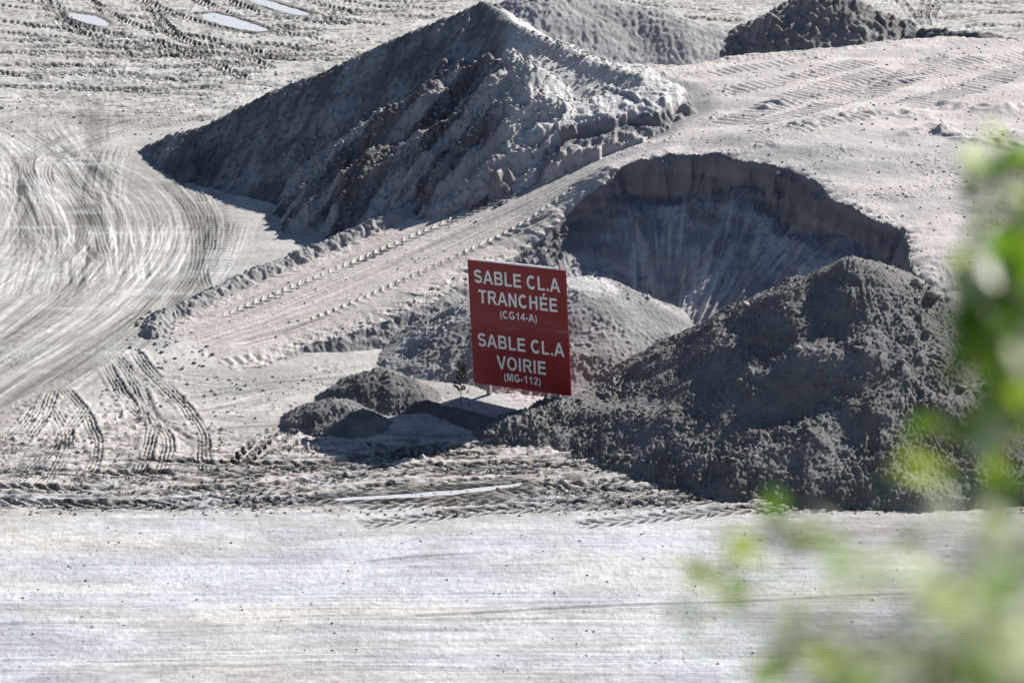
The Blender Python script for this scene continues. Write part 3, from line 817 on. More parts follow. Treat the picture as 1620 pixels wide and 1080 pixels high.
# --- low domed pile behind the sign
DOME = W3([(720, 520, 0.75), (790, 468, 1.35), (860, 442, 1.75), (925, 442, 1.85), (975, 462, 1.55)])
def dome_h(X, Y):
    xw = X + 0.12 * perlin(X, Y, 180); yw = Y + 0.12 * perlin(X + 30, Y, 181)
    h = ridge_pile(xw, yw, DOME, 0.56, 0.7)
    h = np.minimum(h, 1.72 + 0.1 * (X * 0.1))
    m = np.clip(0.5 + perlin(X * .8, Y * .8, 182), 0.2, 1)
    h = h + m * (0.15 * (crag(X, Y, 0.5, 183, 4) - 0.28) + 0.05 * clods(X, Y, .1, .2, 189)) + 0.015 * perlin(X * 10, Y * 10, 186) + .05 * perlin(X * 1.5, Y * 1.5, 187)
    return h
def dome_c(X, Y, h):
    n = fbm(X * 1.2, Y * 1.2, 4, seed=188)
    k = sstep(-0.5, 0.6, n)[..., None]
    c = GREY * 1.15 * (1 - k) + GREY * 1.6 * k
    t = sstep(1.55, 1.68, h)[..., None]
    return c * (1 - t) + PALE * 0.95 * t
pile("sand_pile", (-4.2, 64.0, 6.0, 75.0), (0.026, 0.03), dome_h, dome_c,
     "low rounded pale grey sand pile directly behind the red sign", "sand pile")

# --- two little mounds left of the sign
def mound(name, pts, bbox, slope, seed, tone, label):
    def hf(X, Y):
        xw = X + 0.13 * perlin(X * 2, Y * 2, seed); yw = Y + 0.13 * perlin(X * 2 + 20, Y * 2, seed + 1)
        h = ridge_pile(xw, yw, W3(pts), slope, 0.45)
        h = h + 0.12 * sstep(0.15, -0.2, h) * 0
        return h + 0.07 * (crag(X, Y, 0.3, seed + 2, 4) - 0.3) + 0.04 * clods(X, Y, .08, .3, seed + 6) + 0.01 * perlin(X * 11, Y * 11, seed + 4)
    def cf(X, Y, h):
        k = sstep(-0.5, 0.6, fbm(X * 2, Y * 2, 4, seed=seed + 5))[..., None]
        return tone * (0.85 * (1 - k) + 1.15 * k)
    return pile(name, bbox, (0.022, 0.025), hf, cf, label, "sand mound", "small dark mounds left of the sign")
mound("sand_mound", [(575, 592, 0.62), (602, 584, 0.72), (625, 594, 0.6)], (-5.2, 64.5, -0.8, 69.5), 0.80, 190, GREY * 0.75,
      "small dark sand mound nearer the sign, the upper and farther of two")
mound("sand_mound", [(505, 637, 0.45), (530, 632, 0.52), (560, 646, 0.4)], (-6.4, 62.8, -2.0, 67.4), 0.76, 200, GREY * 0.85,
      "small dark sand mound farther left of the sign, the lower and nearer of two")
# --- low dark ledge in front of the sapling
def ledge_h(X, Y):
    h = ridge_pile(X + .05 * perlin(X * 3, Y * 3, 210), Y, W3([(690, 640, 0.12), (720, 644, 0.2), (760, 655, 0.24), (800, 668, 0.2)]), 0.75, 0.1)
    return h + 0.06 * (crag(X, Y, 0.2, 211) - .25) + 0.0 * X
pile("sand_ridge", (-2.6, 62.8, 0.6, 67.0), (0.022, 0.022), ledge_h, lambda X, Y, h: DARK * 0.8 * (1 + 0.2 * fbm(X * 2, Y * 2, 3, seed=215))[..., None],
     "low dark ridge of damp sand in front of the green sapling and the sign post", "sand ridge")

# --- grey pile at the top, behind the largest one
def back_h(X, Y):
    xw = X + 0.2 * perlin(X * .6, Y * .6, 220); yw = Y + 0.2 * perlin(X * .6 + 30, Y * .6, 221)
    R = W3([(850, -22, 4.55), (905, -18, 4.4), (960, 2, 4.0), (1060, 25, 3.6), (1130, 45, 3.2), (1185, 78, 2.6)])
    h = ridge_pile(xw, yw, R, 0.66, 0.6)
    return h + 0.16 * (crag(X, Y, 0.4, 222, 3) - .28) + 0.03 * perlin(X * 9, Y * 9, 225) + .12 * perlin(X * .7, Y * .7, 226)
pile("sand_pile", (-8.0, 86.0, 12.0, 106.0), (0.045, 0.06), back_h,
     lambda X, Y, h: GREY * (1.35 + 0.4 * sstep(-.5, .6, fbm(X * .7, Y * .7, 4, seed=228)))[..., None],
     "mid grey sand pile at the top edge, behind the peak of the largest pile", "sand pile")

# --- dark pile top right
def dark_h(X, Y):
    xw = X + 0.2 * perlin(X * .7, Y * .7, 230); yw = Y + 0.2 * perlin(X * .7 + 30, Y * .7, 231)
    R = W3([(1215, 22, 3.75), (1250, 8, 4.0), (1295, -8, 4.3), (1340, -8, 4.3), (1385, 18, 3.8), (1430, 42, 3.3)])
    h = ridge_pile(xw, yw, R, 0.74, 0.3)
    return h + 0.18 * (crag(X, Y, 0.55, 232, 5) - .28) + 0.16 * perlin(X * .8, Y * .8, 237) + 0.1 * clods(X, Y, .2, .1, 239) + 0.04 * perlin(X * 9, Y * 9, 236)
pile("sand_pile", (2.0, 86.0, 22.0, 104.0), (0.045, 0.05), dark_h,
     lambda X, Y, h: DARK * (1.15 + 0.4 * sstep(-.5, .6, fbm(X * .9, Y * .9, 4, seed=238)))[..., None],
     "rough dark charcoal soil pile at the top right beyond the pale plateau", "soil pile")
# --- low dark windrow right of it
def wind_h(X, Y):
    h = ridge_pile(X + .1 * perlin(X, Y, 240), Y + .1 * perlin(X, Y, 241), W3([(1460, 46, 3.5), (1500, 46, 3.6), (1560, 52, 3.6), (1605, 62, 3.4)]), 0.7, 0.15)
    return h + 0.3 * (crag(X, Y, 0.5, 242, 3) - .28)
pile("soil_windrow", (8.0, 86.0, 20.0, 98.0), (0.045, 0.05), wind_h,
     lambda X, Y, h: DARK * 0.9 * (1 + 0.2 * fbm(X, Y, 3, seed=245))[..., None],
     "low dark windrow of clods running along the far edge of the pale plateau", "windrow")

# ------------------------------------------------------------------ puddles
def water_mat():
    m, N, L, B = new_mat("shallow_water_material")
    B.inputs["Base Color"].default_value = (0.62, 0.63, 0.65, 1)
    B.inputs["Roughness"].default_value = 0.3
    B.inputs["Specular IOR Level"].default_value = 1.0
    tc = N.new("ShaderNodeTexCoord"); n = N.new("ShaderNodeTexNoise"); n.inputs["Scale"].default_value = 3.0
    L.new(tc.outputs["Object"], n.inputs["Vector"])
    bp = N.new("ShaderNodeBump"); bp.inputs["Strength"].default_value = 0.05; bp.inputs["Distance"].default_value = 0.01
    L.new(n.outputs["Fac"], bp.inputs["Height"]); L.new(bp.outputs[0], B.inputs["Normal"])
    return m
M_water = water_mat()
for pts, z, jit in PUDDLES:
    w = puddle_outline(pts, z, jit)
    x, y = w[:, 0], w[:, 1]
    n = len(x)
    vs = [(x.mean(), y.mean(), z)] + [(p_, q_, z) for p_, q_ in zip(x, y)]
    o = link_mesh("water", vs, [(0, i + 1, (i + 1) % n + 1) for i in range(n)], M_water)
    tag(o, kind="structure")

# ------------------------------------------------------------------ sign
def fit_sign():
    # corners as seen, solved for a flat board standing upright
    tgt = np.array([(741, 409), (893, 430), (905, 625), (748, 607)], float)
    def corners(p):
        x, y, z, yaw, roll, w, h = p
        c, s = math.cos(roll), math.sin(roll)
        out = []
        for a, b in ((-w / 2, h / 2), (w / 2, h / 2), (w / 2, -h / 2), (-w / 2, -h / 2)):
            lx, lz = a * c - b * s, a * s + b * c
            out.append((x + lx * math.cos(yaw), y + lx * math.sin(yaw), z + lz))
        return out
    def proj(q):
        dep = q[1] * CT + (CAM_H - q[2]) * ST
        up = q[1] * ST - (CAM_H - q[2]) * CT
        return (810 + F * q[0] / dep, 540 - F * up / dep)
    def err(p): return (np.array([proj(q) for q in corners(p)]) - tgt).reshape(-1)
    p = np.array([0.2, 66.1, 1.9, -0.35, 0.03, 2.54, 3.1])
    for _ in range(30):
        e = np.append(err(p), (p[1] - 66.1) * 50)
        J = np.zeros((9, 7))
        for i in range(7):
            q = p.copy(); q[i] += 1e-4
            J[:, i] = (np.append(err(q), (q[1] - 66.1) * 50) - e) / 1e-4
        p = p - np.linalg.lstsq(J, e, rcond=None)[0]
    print("SIGN", p, np.abs(err(p)).max())
    return p
sx, sy, sz, syaw, sroll, sw, sh = fit_sign()

def box(verts, faces, x0, x1, y0, y1, z0, z1):
    b = len(verts)
    verts += [(x0, y0, z0), (x1, y0, z0), (x1, y1, z0), (x0, y1, z0), (x0, y0, z1), (x1, y0, z1), (x1, y1, z1), (x0, y1, z1)]
    faces += [tuple(b + i for i in f) for f in ((0, 3, 2, 1), (4, 5, 6, 7), (0, 1, 5, 4), (1, 2, 6, 5), (2, 3, 7, 6), (3, 0, 4, 7))]

def red_mat():
    m, N, L, B = new_mat("red_sign_paint")
    tc = N.new("ShaderNodeTexCoord")
    mp = N.new("ShaderNodeMapping"); mp.inputs["Scale"].default_value = (0.7, 1, 6.0)
    L.new(tc.outputs["Object"], mp.inputs["Vector"])
    n = N.new("ShaderNodeTexNoise"); n.inputs["Scale"].default_value = 2.0; n.inputs["Detail"].default_value = 8; n.inputs["Roughness"].default_value = 0.7
    L.new(mp.outputs[0], n.inputs["Vector"])
    sep = N.new("ShaderNodeSeparateXYZ"); L.new(tc.outputs["Object"], sep.inputs[0])
    # dust band across the middle of the board
    r = N.new("ShaderNodeMapRange"); r.interpolation_type = 'SMOOTHSTEP'
    ab = N.new("ShaderNodeMath"); ab.operation = 'ABSOLUTE'; sh_ = N.new("ShaderNodeMath"); sh_.operation = 'ADD'; sh_.inputs[1].default_value = -0.08
    L.new(sep.outputs[2], sh_.inputs[0]); L.new(sh_.outputs[0], ab.inputs[0])
    L.new(ab.outputs[0], r.inputs[0]); r.inputs[1].default_value = 0.35; r.inputs[2].default_value = 0.0; r.inputs[3].default_value = 0.0; r.inputs[4].default_value = 1.0
    th = N.new("ShaderNodeMapRange"); th.inputs[1].default_value = 0.55; th.inputs[2].default_value = 0.75; th.inputs[3].default_value = 0.05; th.inputs[4].default_value = 0.8
    L.new(n.outputs["Fac"], th.inputs[0])
    mu = N.new("ShaderNodeMath"); mu.operation = 'MULTIPLY'; L.new(r.outputs[0], mu.inputs[0]); L.new(th.outputs[0], mu.inputs[1])
    mx = N.new("ShaderNodeMix"); mx.data_type = 'RGBA'
    mx.inputs[6].default_value = (0.26, 0.009, 0.016, 1); mx.inputs[7].default_value = (0.5, 0.36, 0.34, 1)
    L.new(mu.outputs[0], mx.inputs[0]); L.new(mx.outputs[2], B.inputs["Base Color"])
    B.inputs["Roughness"].default_value = 0.45
    return m
M_red = red_mat()
M_letter = paint("white_lettering_paint", (0.88, 0.90, 0.95), 0.5, 0, 0.04)
M_alu = paint("pale_metal_edge", (0.75, 0.76, 0.78), 0.4, 0.3, 0.1)
M_post = paint("weathered_grey_post", (0.33, 0.32, 0.31), 0.8, 0, 0.2)

sign = bpy.data.objects.new("sign", None); S.collection.objects.link(sign)
sign.location = (sx, sy, sz); sign.rotation_euler = Matrix.Rotation(syaw, 4, 'Z').to_euler()
sign.rotation_mode = 'XYZ'
sign.matrix_world = Matrix.Translation((sx, sy, sz)) @ Matrix.Rotation(syaw, 4, 'Z') @ Matrix.Rotation(-sroll, 4, 'Y')
tag(sign, "large red board with white French lettering, tilted on posts among the sand piles", "sign")
v, f = [], []
box(v, f, -sw / 2, sw / 2, 0, 0.03, 0.003, sh / 2)
link_mesh("panel", v, f, M_red, sign)
v, f = [], []
box(v, f, -sw / 2 + 0.004, sw / 2 + 0.003, 0.001, 0.031, -sh / 2, -0.003)
link_mesh("panel", v, f, M_red, sign)
v, f = [], []
box(v, f, -sw / 2 + 0.32, sw / 2 - 0.35, -0.012, 0.055, sh / 2 + 0.003, sh / 2 + 0.035)
box(v, f, sw / 2 - 0.35, sw / 2 - 0.22, -0.012, 0.055, sh / 2 + 0.003, sh / 2 + 0.05)
link_mesh("top_rail", v, f, M_alu, sign)
for pxx in (-sw / 2 + 0.38, sw / 2 - 0.38):
    v, f = [], []
    box(v, f, pxx - 0.05, pxx + 0.05, 0.033, 0.13, -sh / 2 - 0.75, sh / 2 - 0.04)
    link_mesh("post", v, f, M_post, sign)
for zz in (-1.05, 0.05, 1.1):
    v, f = [], []
    box(v, f, -sw / 2 + 0.05, sw / 2 - 0.05, 0.133, 0.17, zz, zz + 0.09)
    link_mesh("crossbar", v, f, M_post, sign)
# heavy grotesque capitals drawn as outlines (em = 1, cap height 0.716); inner loops are holes
def _arc(cx, cy, rx, ry, a0, a1, n=14):
    return [(cx + rx * math.cos(math.radians(a0 + (a1 - a0) * i / n)), cy + ry * math.sin(math.radians(a0 + (a1 - a0) * i / n))) for i in range(n + 1)]
def _stroke(path, w):
    L_, R_ = [], []
    for i, p in enumerate(path):
        a_ = path[max(i - 1, 0)]; c_ = path[min(i + 1, len(path) - 1)]
        tx, ty = c_[0] - a_[0], c_[1] - a_[1]; l_ = math.hypot(tx, ty) or 1
        nx, ny = -ty / l_ * w / 2, tx / l_ * w / 2
        L_.append((p[0] + nx, p[1] + ny)); R_.append((p[0] - nx, p[1] - ny))
    return L_ + R_[::-1]
CAPH = 0.716; K = 0.148; K2 = 0.125
def _E(x=0.073, w=0.617, acc=False):
    o = [[(x, 0), (w, 0), (w, K2), (x + K, K2), (x + K, .31), (w - .035, .31), (w - .035, .31 + K2), (x + K, .31 + K2), (x + K, .716 - K2), (w - .015, .716 - K2), (w - .015, .716), (x, .716)]]
    if acc: o.append([(.27, .755), (.37, .755), (.50, .915), (.345, .915)])
    return o
def _Cpath(cx, cy, rx, ry, a0, a1): return _stroke(_arc(cx, cy, rx, ry, a0, a1, 26), K * .98)
_S = _stroke(_arc(.33, .518, .21, .135, 18, 180, 12)[:-1] + [(.12, .515)] + _arc(.24, .49, .12, .10, 195, 250, 4) + _arc(.42, .235, .125, .105, 75, 20, 4) + _arc(.335, .205, .215, .142, 0, -166, 14), .138)
GLY = {
 'S': (.667, [_S]),
 'A': (.722, [[(0, 0), (.155, 0), (.212, .163), (.504, .163), (.564, 0), (.722, 0), (.440, .716), (.285, .716)], [(.256, .284), (.461, .284), (.359, .560)]]),
 'B': (.722, [[(.073, 0)] + [(.40, 0)] + _arc(.48, .205, .20, .205, -90, 62, 14) + _arc(.47, .535, .172, .181, -35, 90, 10) + [(.073, .716)],
              [(.218, .12), (.218, .306), (.44, .306)] + _arc(.44, .213, .088, .093, 90, -90, 8), [(.218, .42), (.218, .598), (.42, .598)] + _arc(.42, .509, .078, .089, 90, -90, 8)]),
 'L': (.611, [[(.077, 0), (.573, 0), (.573, .121), (.222, .121), (.222, .716), (.077, .716)]]),
 'E': (.667, _E()), 'É': (.667, _E(acc=True)),
 'C': (.722, [_Cpath(.375, .358, .262, .300, 48, 318)]),
 'G': (.778, [_Cpath(.395, .358, .275, .300, 48, 322)[:0] + _Cpath(.395, .358, .275, .300, 48, 318), [(.405, .265), (.405, .385), (.712, .385), (.712, .10), (.60, .10), (.565, .265)]]),
 '.': (.278, [[(.07, 0), (.208, 0), (.208, .137), (.07, .137)]]),
 'T': (.611, [[(.233, 0), (.378, 0), (.378, .595), (.590, .595), (.590, .716), (.021, .716), (.021, .595), (.233, .595)]]),
 'R': (.722, [[(.073, 0), (.218, 0), (.218, .299), (.30, .299)] + [(.36, .27), (.545, 0), (.718, 0), (.55, .26), (.50, .31)] + _arc(.465, .514, .187, .202, -65, 90, 10) + [(.073, .716)],
              [(.218, .413), (.218, .595), (.44, .595)] + _arc(.44, .504, .085, .091, 90, -90, 8)]),
 'N': (.722, [[(.073, 0), (.208, 0), (.208, .467), (.497, 0), (.643, 0), (.643, .716), (.509, .716), (.509, .238), (.214, .716), (.073, .716)]]),
 'H': (.722, [[(.073, 0), (.218, 0), (.218, .313), (.502, .313), (.502, 0), (.647, 0), (.647, .716), (.502, .716), (.502, .434), (.218, .434), (.218, .716), (.073, .716)]]),
 'V': (.667, [[(.255, 0), (.410, 0), (.666, .716), (.510, .716), (.336, .186), (.158, .716), (0, .716)]]),
 'O': (.778, [_arc(.389, .358, .348, .370, 0, 360, 34)[:-1], _arc(.389, .358, .198, .246, 0, 360, 28)[:-1]]),
 'I': (.278, [[(.068, 0), (.213, 0), (.213, .716), (.068, .716)]]),
 'M': (.833, [[(.071, 0), (.205, 0), (.205, .564), (.347, 0), (.486, 0), (.628, .564), (.628, 0), (.762, 0), (.762, .716), (.546, .716), (.418, .228), (.288, .716), (.071, .716)]]),
 '1': (.556, [[(.256, 0), (.393, 0), (.393, .719), (.282, .719), (.20, .60), (.079, .546), (.079, .42), (.256, .515)]]),
 '4': (.556, [[(.311, 0), (.444, 0), (.444, .144), (.531, .144), (.531, .265), (.444, .265), (.444, .719), (.328, .719), (.020, .263), (.020, .144), (.311, .144)], [(.311, .265), (.150, .265), (.311, .51)]]),
 '2': (.556, [[(.026, 0), (.506, 0), (.506, .127), (.234, .127), (.33, .22), (.455, .35), (.505, .45)] + _arc(.275, .505, .232, .214, -5, 172, 12) + [(.182, .505)] + _arc(.272, .515, .092, .086, 170, 0, 8) + [(.35, .43), (.19, .27), (.07, .14)]]),
 '-': (.333, [[(.04, .19), (.29, .19), (.29, .327), (.04, .327)]]),
 '(': (.333, [_stroke(_arc(.50, .26, .36, .52, 132, 228, 10), .105)]),
 ')': (.333, [_stroke(_arc(-.17, .26, .36, .52, 48, -48, 10), .105)]),
 ' ': (.278, [])}
def text_line(txt, cx, zc, width, cap, bold):
    x = 0; loops = []
    for ch in txt:
        adv, gl = GLY[ch]
        loops += [[(a_ + x, b_) for a_, b_ in lp] for lp in gl]
        x += adv + .012
    cu = bpy.data.curves.new("lettering", 'CURVE'); cu.dimensions = '2D'; cu.fill_mode = 'FRONT'
    for li, lp in enumerate(loops):
        sp_ = cu.splines.new('POLY'); sp_.points.add(len(lp) - 1); sp_.use_cyclic_u = True
        for p_, q_ in zip(sp_.points, lp): p_.co = (q_[0], q_[1], 0, 1)
    to = bpy.data.objects.new("tmp", cu); S.collection.objects.link(to)
    bpy.context.view_layer.update()
    me = bpy.data.meshes.new_from_object(to.evaluated_get(bpy.context.evaluated_depsgraph_get()))
    bpy.data.objects.remove(to)
    co = np.array([tuple(q.co) for q in me.vertices])
    lo, hi = co[:, 0].min(), co[:, 0].max()
    kx = width / (hi - lo); kz = cap / CAPH
    for q in me.vertices:
        a_, b_, _ = q.co
        q.co = ((a_ - (lo + hi) / 2) * kx + cx, -0.004, b_ * kz + zc)
    me.materials.clear(); me.materials.append(M_letter); me.name = "lettering"
    o = bpy.data.objects.new("lettering", me); S.collection.objects.link(o); o.parent = sign
def sgn(u, v_):   # fractions of the board (u right, v down) to local
    return (-sw / 2 + u * sw, sh / 2 - v_ * sh)
for txt, u, vb, wf, cf, bd in [("SABLE CL.A", 0.500, 0.178, 0.875, 0.108, 0.022), ("TRANCHÉE", 0.500, 0.338, 0.805, 0.108, 0.022), ("(CG14-A)", 0.500, 0.440, 0.375, 0.062, 0.012),
                           ("SABLE CL.A", 0.512, 0.690, 0.885, 0.108, 0.022), ("VOIRIE", 0.505, 0.855, 0.505, 0.108, 0.022), ("(MG-112)", 0.510, 0.945, 0.375, 0.062, 0.012)]:
    x_, z_ = sgn(u, vb)
    text_line(txt, x_, z_, wf * sw, cf * sh, bd)

# ------------------------------------------------------------------ leaves
def leaf_mat(name, col, trans):
    m, N, L, B = new_mat(name)
    out = N["Material Output"]
    tc = N.new("ShaderNodeTexCoord"); n = N.new("ShaderNodeTexNoise"); n.inputs["Scale"].default_value = 5.0
    L.new(tc.outputs["Object"], n.inputs["Vector"])
    ramp = N.new("ShaderNodeMix"); ramp.data_type = 'RGBA'
    ramp.inputs[6].default_value = (*[c * 0.7 for c in col], 1); ramp.inputs[7].default_value = (*[min(1, c * 1.4) for c in col], 1)
    L.new(n.outputs["Fac"], ramp.inputs[0]); L.new(ramp.outputs[2], B.inputs["Base Color"])
    B.inputs["Roughness"].default_value = 0.4
    t = N.new("ShaderNodeBsdfTranslucent"); t.inputs[0].default_value = (*trans, 1)
    mx = N.new("ShaderNodeMixShader"); mx.inputs[0].default_value = 0.5
    L.new(B.outputs[0], mx.inputs[1]); L.new(t.outputs[0], mx.inputs[2]); L.new(mx.outputs[0], out.inputs[0])
    return m
M_leaf = leaf_mat("green_leaf_material", (0.06, 0.12, 0.02), (0.20, 0.38, 0.02))
M_leaf2 = leaf_mat("yellow_green_leaf_material", (0.12, 0.18, 0.04), (0.40, 0.56, 0.04))
M_leaf3 = leaf_mat("pale_leaf_material", (0.42, 0.48, 0.36), (0.60, 0.68, 0.42))
M_sap = leaf_mat("sapling_leaf_material", (0.05, 0.10, 0.03), (0.08, 0.16, 0.03))
M_bark = paint("grey_bark", (0.12, 0.09, 0.06), 0.9, 0, 0.3, 20)

def tube(verts, faces, pts, r0, r1, n=6):
    b0 = len(verts)
    for i, p in enumerate(pts):
        a = Vector(pts[max(i - 1, 0)]); c = Vector(pts[min(i + 1, len(pts) - 1)])
        t = (c - a).normalized()
        s = t.cross(Vector((0.3, 0.9, 0.2))).normalized(); q = t.cross(s)
        r = r0 + (r1 - r0) * i / (len(pts) - 1)
        for k in range(n):
            an = 2 * math.pi * k / n
            verts.append(tuple(Vector(p) + s * math.cos(an) * r + q * math.sin(an) * r))
    for i in range(len(pts) - 1):
        for k in range(n):
            faces.append((b0 + i * n + k, b0 + i * n + (k + 1) % n, b0 + (i + 1) * n + (k + 1) % n, b0 + (i + 1) * n + k))

LEAF = [(0, 0, 0), (.25, .2, .03), (.32, .5, .05), (.2, .8, .03), (0, 1, -.06), (-.2, .8, .03), (-.32, .5, .05), (-.25, .2, .03), (0, .3, -.01), (0, .65, -.03)]
LEAFF = [(0, 1, 8), (1, 2, 9, 8), (2, 3, 9), (3, 4, 9), (4, 5, 9), (5, 6, 9), (6, 7, 8, 9), (7, 0, 8)]
rnd = random.Random(5)
def add_leaf(verts, faces, p, size, d=None):
    if d is None: d = Vector((rnd.uniform(-1, 1), rnd.uniform(-1, 1), rnd.uniform(-1.0, .4)))
    q = d.normalized().to_track_quat('Y', 'Z') @ Matrix.Rotation(rnd.uniform(0, 6.28), 4, 'Y').to_quaternion()
    b = len(verts)
    for a in LEAF: verts.append(tuple(Vector(p) + q @ (Vector(a) * size)))
    for fc in LEAFF: faces.append(tuple(b + i for i in fc))

def near(px, py, dist):
    """point at a horizontal distance in front of the camera position"""
    a = (px - 810) / F; b = (540 - py) / F
    t = dist
    return Vector((a * t, (CT + b * ST) * t, CAM_H + (-ST + b * CT) * t))

def make_shrub():
    root = bpy.data.objects.new("shrub", None); S.collection.objects.link(root)
    base = Vector((1.15, 2.9, ground_z(1.15, 2.9) - 0.05)); root.location = base
    tag(root, "out of focus leafy green shrub close to the viewer at the right edge", "shrub")
    sv, sf = [], []; lv, lf = [], []
    # (px, py, distance, leaves, spread px, leaf size)
    cl = [(1585, 350, 3.2, 10, 28, .052), (1612, 420, 3.15, 12, 20, .055), (1590, 500, 3.15, 12, 28, .055), (1565, 590, 3.2, 9, 28, .05), (1612, 610, 3.1, 12, 22, .055), (1590, 700, 3.1, 9, 30, .05), (1540, 640, 3.2, 6, 22, .045), (1600, 250, 3.3, 8, 28, .05), (1612, 330, 3.2, 14, 22, .055), (1615, 450, 3.1, 14, 25, .055), (1560, 430, 3.2, 8, 22, .045), (1610, 530, 3.1, 12, 25, .055), (1545, 560, 3.2, 7, 25, .045), (1605, 290, 3.3, 7, 32, .045), (1600, 330, 3.3, 8, 30, .045), (1610, 400, 3.2, 10, 32, .05), (1575, 400, 3.3, 7, 25, .045), (1560, 470, 3.3, 7, 28, .045), (1605, 480, 3.2, 10, 32, .05), (1575, 545, 3.2, 9, 32, .045),
          (1610, 570, 3.2, 7, 28, .045), (1475, 690, 3.3, 7, 18, .05), (1545, 680, 3.3, 6, 26, .045), (1490, 750, 3.2, 3, 22, .045), (1605, 660, 3.2, 6, 30, .045), (1605, 750, 3.1, 8, 28, .045),
          (1255, 832, 2.9, 4, 17, .042), (1108, 908, 3.3, 3, 9, .04), (1290, 850, 2.6, 2, 30, .035), (1450, 893, 3.0, 3, 20, .04), (1560, 890, 3.0, 3, 30, .04),
          (1235, 1045, 2.8, 5, 24, .045), (1325, 1030, 2.8, 4, 26, .04), (1495, 1045, 2.7, 6, 34, .05), (1400, 985, 2.5, 3, 50, .04), (1165, 985, 2.5, 2, 40, .035), (1590, 1010, 2.7, 5, 45, .045), (1530, 950, 2.6, 3, 45, .04),
          (1370, 900, 2.4, 3, 50, .036), (1460, 1085, 2.5, 5, 60, .045), (1610, 1080, 2.6, 6, 40, .045), (1235, 925, 2.4, 2, 50, .034), (1605, 860, 2.8, 5, 35, .045),
          (1300, 1000, 2.0, 8, 110, .038), (1140, 960, 2.6, 3, 35, .04), (1210, 880, 2.7, 3, 30, .04), (1345, 1040, 2.7, 5, 40, .045), (1455, 960, 2.7, 5, 40, .045), (1560, 1050, 2.6, 6, 45, .045), (1550, 820, 2.8, 5, 30, .045), (1260, 1070, 2.6, 5, 40, .045), (1520, 900, 2.0, 9, 90, .04), (1480, 1050, 1.9, 9, 110, .042), (1600, 960, 2.0, 8, 60, .042), (1400, 930, 2.1, 6, 110, .038), (1330, 960, 2.2, 4, 90, .036), (1500, 1000, 2.1, 5, 90, .04), (1570, 930, 2.2, 5, 60, .04), (1420, 870, 2.3, 3, 60, .034), (1200, 1010, 2.3, 3, 60, .034), (1380, 1060, 2.1, 4, 80, .04), (1610, 990, 2.2, 5, 40, .04)]
    hubs = [near(1760, 560, 3.1), near(1760, 860, 2.8), near(1700, 1180, 2.3)]
    stem0 = Vector((1.15, 2.9, base.z + 0.0))
    for i, hb in enumerate(hubs):
        m = (stem0 + hb) / 2 + Vector((0.08, 0.02 * i, 0.05))
        tube(sv, sf, [stem0, stem0.lerp(m, .5) + Vector((.02, .01, 0)), m, m.lerp(hb, .5) + Vector((-.01, 0, .02)), hb], 0.022, 0.009)
    for (px, py, dist, n, sp, ls) in cl:
        c = near(px, py, dist)
        hb = min(hubs, key=lambda h: (h - c).length)
        mid = hb.lerp(c, .5) + Vector((rnd.uniform(-.01, .02), rnd.uniform(-.02, .02), rnd.uniform(-.01, .03)))
        tube(sv, sf, [hb, mid, c], 0.0032, 0.0012, 4)
        for k in range(n):
            q = near(px + rnd.gauss(0, sp), py + rnd.gauss(0, sp), dist + rnd.uniform(-.15, .15))
            tw = mid.lerp(c, rnd.uniform(.3, 1))
            tube(sv, sf, [tw, q], 0.0009, 0.0006, 3)
            add_leaf(lv, lf, q, ls * rnd.uniform(.7, 1.2))
    # crown outside the frame so that the plant is whole
    for k in range(420):
        q = Vector((rnd.uniform(.78, 1.6), rnd.uniform(2.2, 3.6), rnd.uniform(20.9, 22.7)))
        if (q - Vector((1.2, 2.9, 21.8))).length > 1.05: continue
        hb = min(hubs + [stem0 + Vector((0, 0, .9))], key=lambda h: (h - q).length)
        if k % 4 == 0: tube(sv, sf, [hb, q], 0.002, 0.001, 3)
        add_leaf(lv, lf, q, rnd.uniform(.035, .06))
    tube(sv, sf, [stem0, stem0 + Vector((.05, 0, .5)), stem0 + Vector((0, .02, 1.3))], 0.02, 0.006)
    sv = [tuple(Vector(a) - base) for a in sv]; lv = [tuple(Vector(a) - base) for a in lv]
    link_mesh("stem", sv, sf, M_bark, root, True)
    fo = link_mesh("foliage", lv, lf, M_leaf, root)
    fo.data.materials.append(M_leaf2); fo.data.materials.append(M_leaf3)
    nl = len(LEAFF)
    for li in range(len(lf) // nl):
        mi = (2 if (Vector(lv[li * len(LEAF)]) + base - cam.location).length < 2.75 and rnd.random() < .55 else rnd.choice((0, 0, 0, 1, 1, 0, 2)))
        for q in range(nl): fo.data.polygons[li * nl + q].material_index = mi
make_shrub()

def make_sapling():
    x, y = P(729, 640, 0.0)
    z0 = 0.1
    root = bpy.data.objects.new("sapling", None); S.collection.objects.link(root); root.location = (x, y, z0)
    tag(root, "small feathery green sapling beside the left post of the red sign", "sapling")
    sv, sf, lv, lf = [], [], [], []
    tube(sv, sf, [(0, 0, -.1), (.01, 0, .3), (0, 0, .62), (.01, 0, .9)], .012, .004)
    for k in range(46):
        z = rnd.uniform(.2, .88); a = rnd.uniform(0, 6.28); r = .16 * (1.05 - abs(z - .5) * 1.1) * rnd.uniform(.5, 1)
        e = Vector((math.cos(a) * r, math.sin(a) * r, z + rnd.uniform(.03, .12)))
        tube(sv, sf, [(0, 0, z), e], .004, .002, 3)
        for t in (.45, .6, .75, .9, 1):
            add_leaf(lv, lf, Vector((0, 0, z)).lerp(e, t), rnd.uniform(.04, .075), Vector((math.cos(a), math.sin(a), rnd.uniform(.2, 1.2))))
    link_mesh("stem", sv, sf, M_bark, root, True)
    link_mesh("foliage", lv, lf, M_sap, root)
make_sapling()

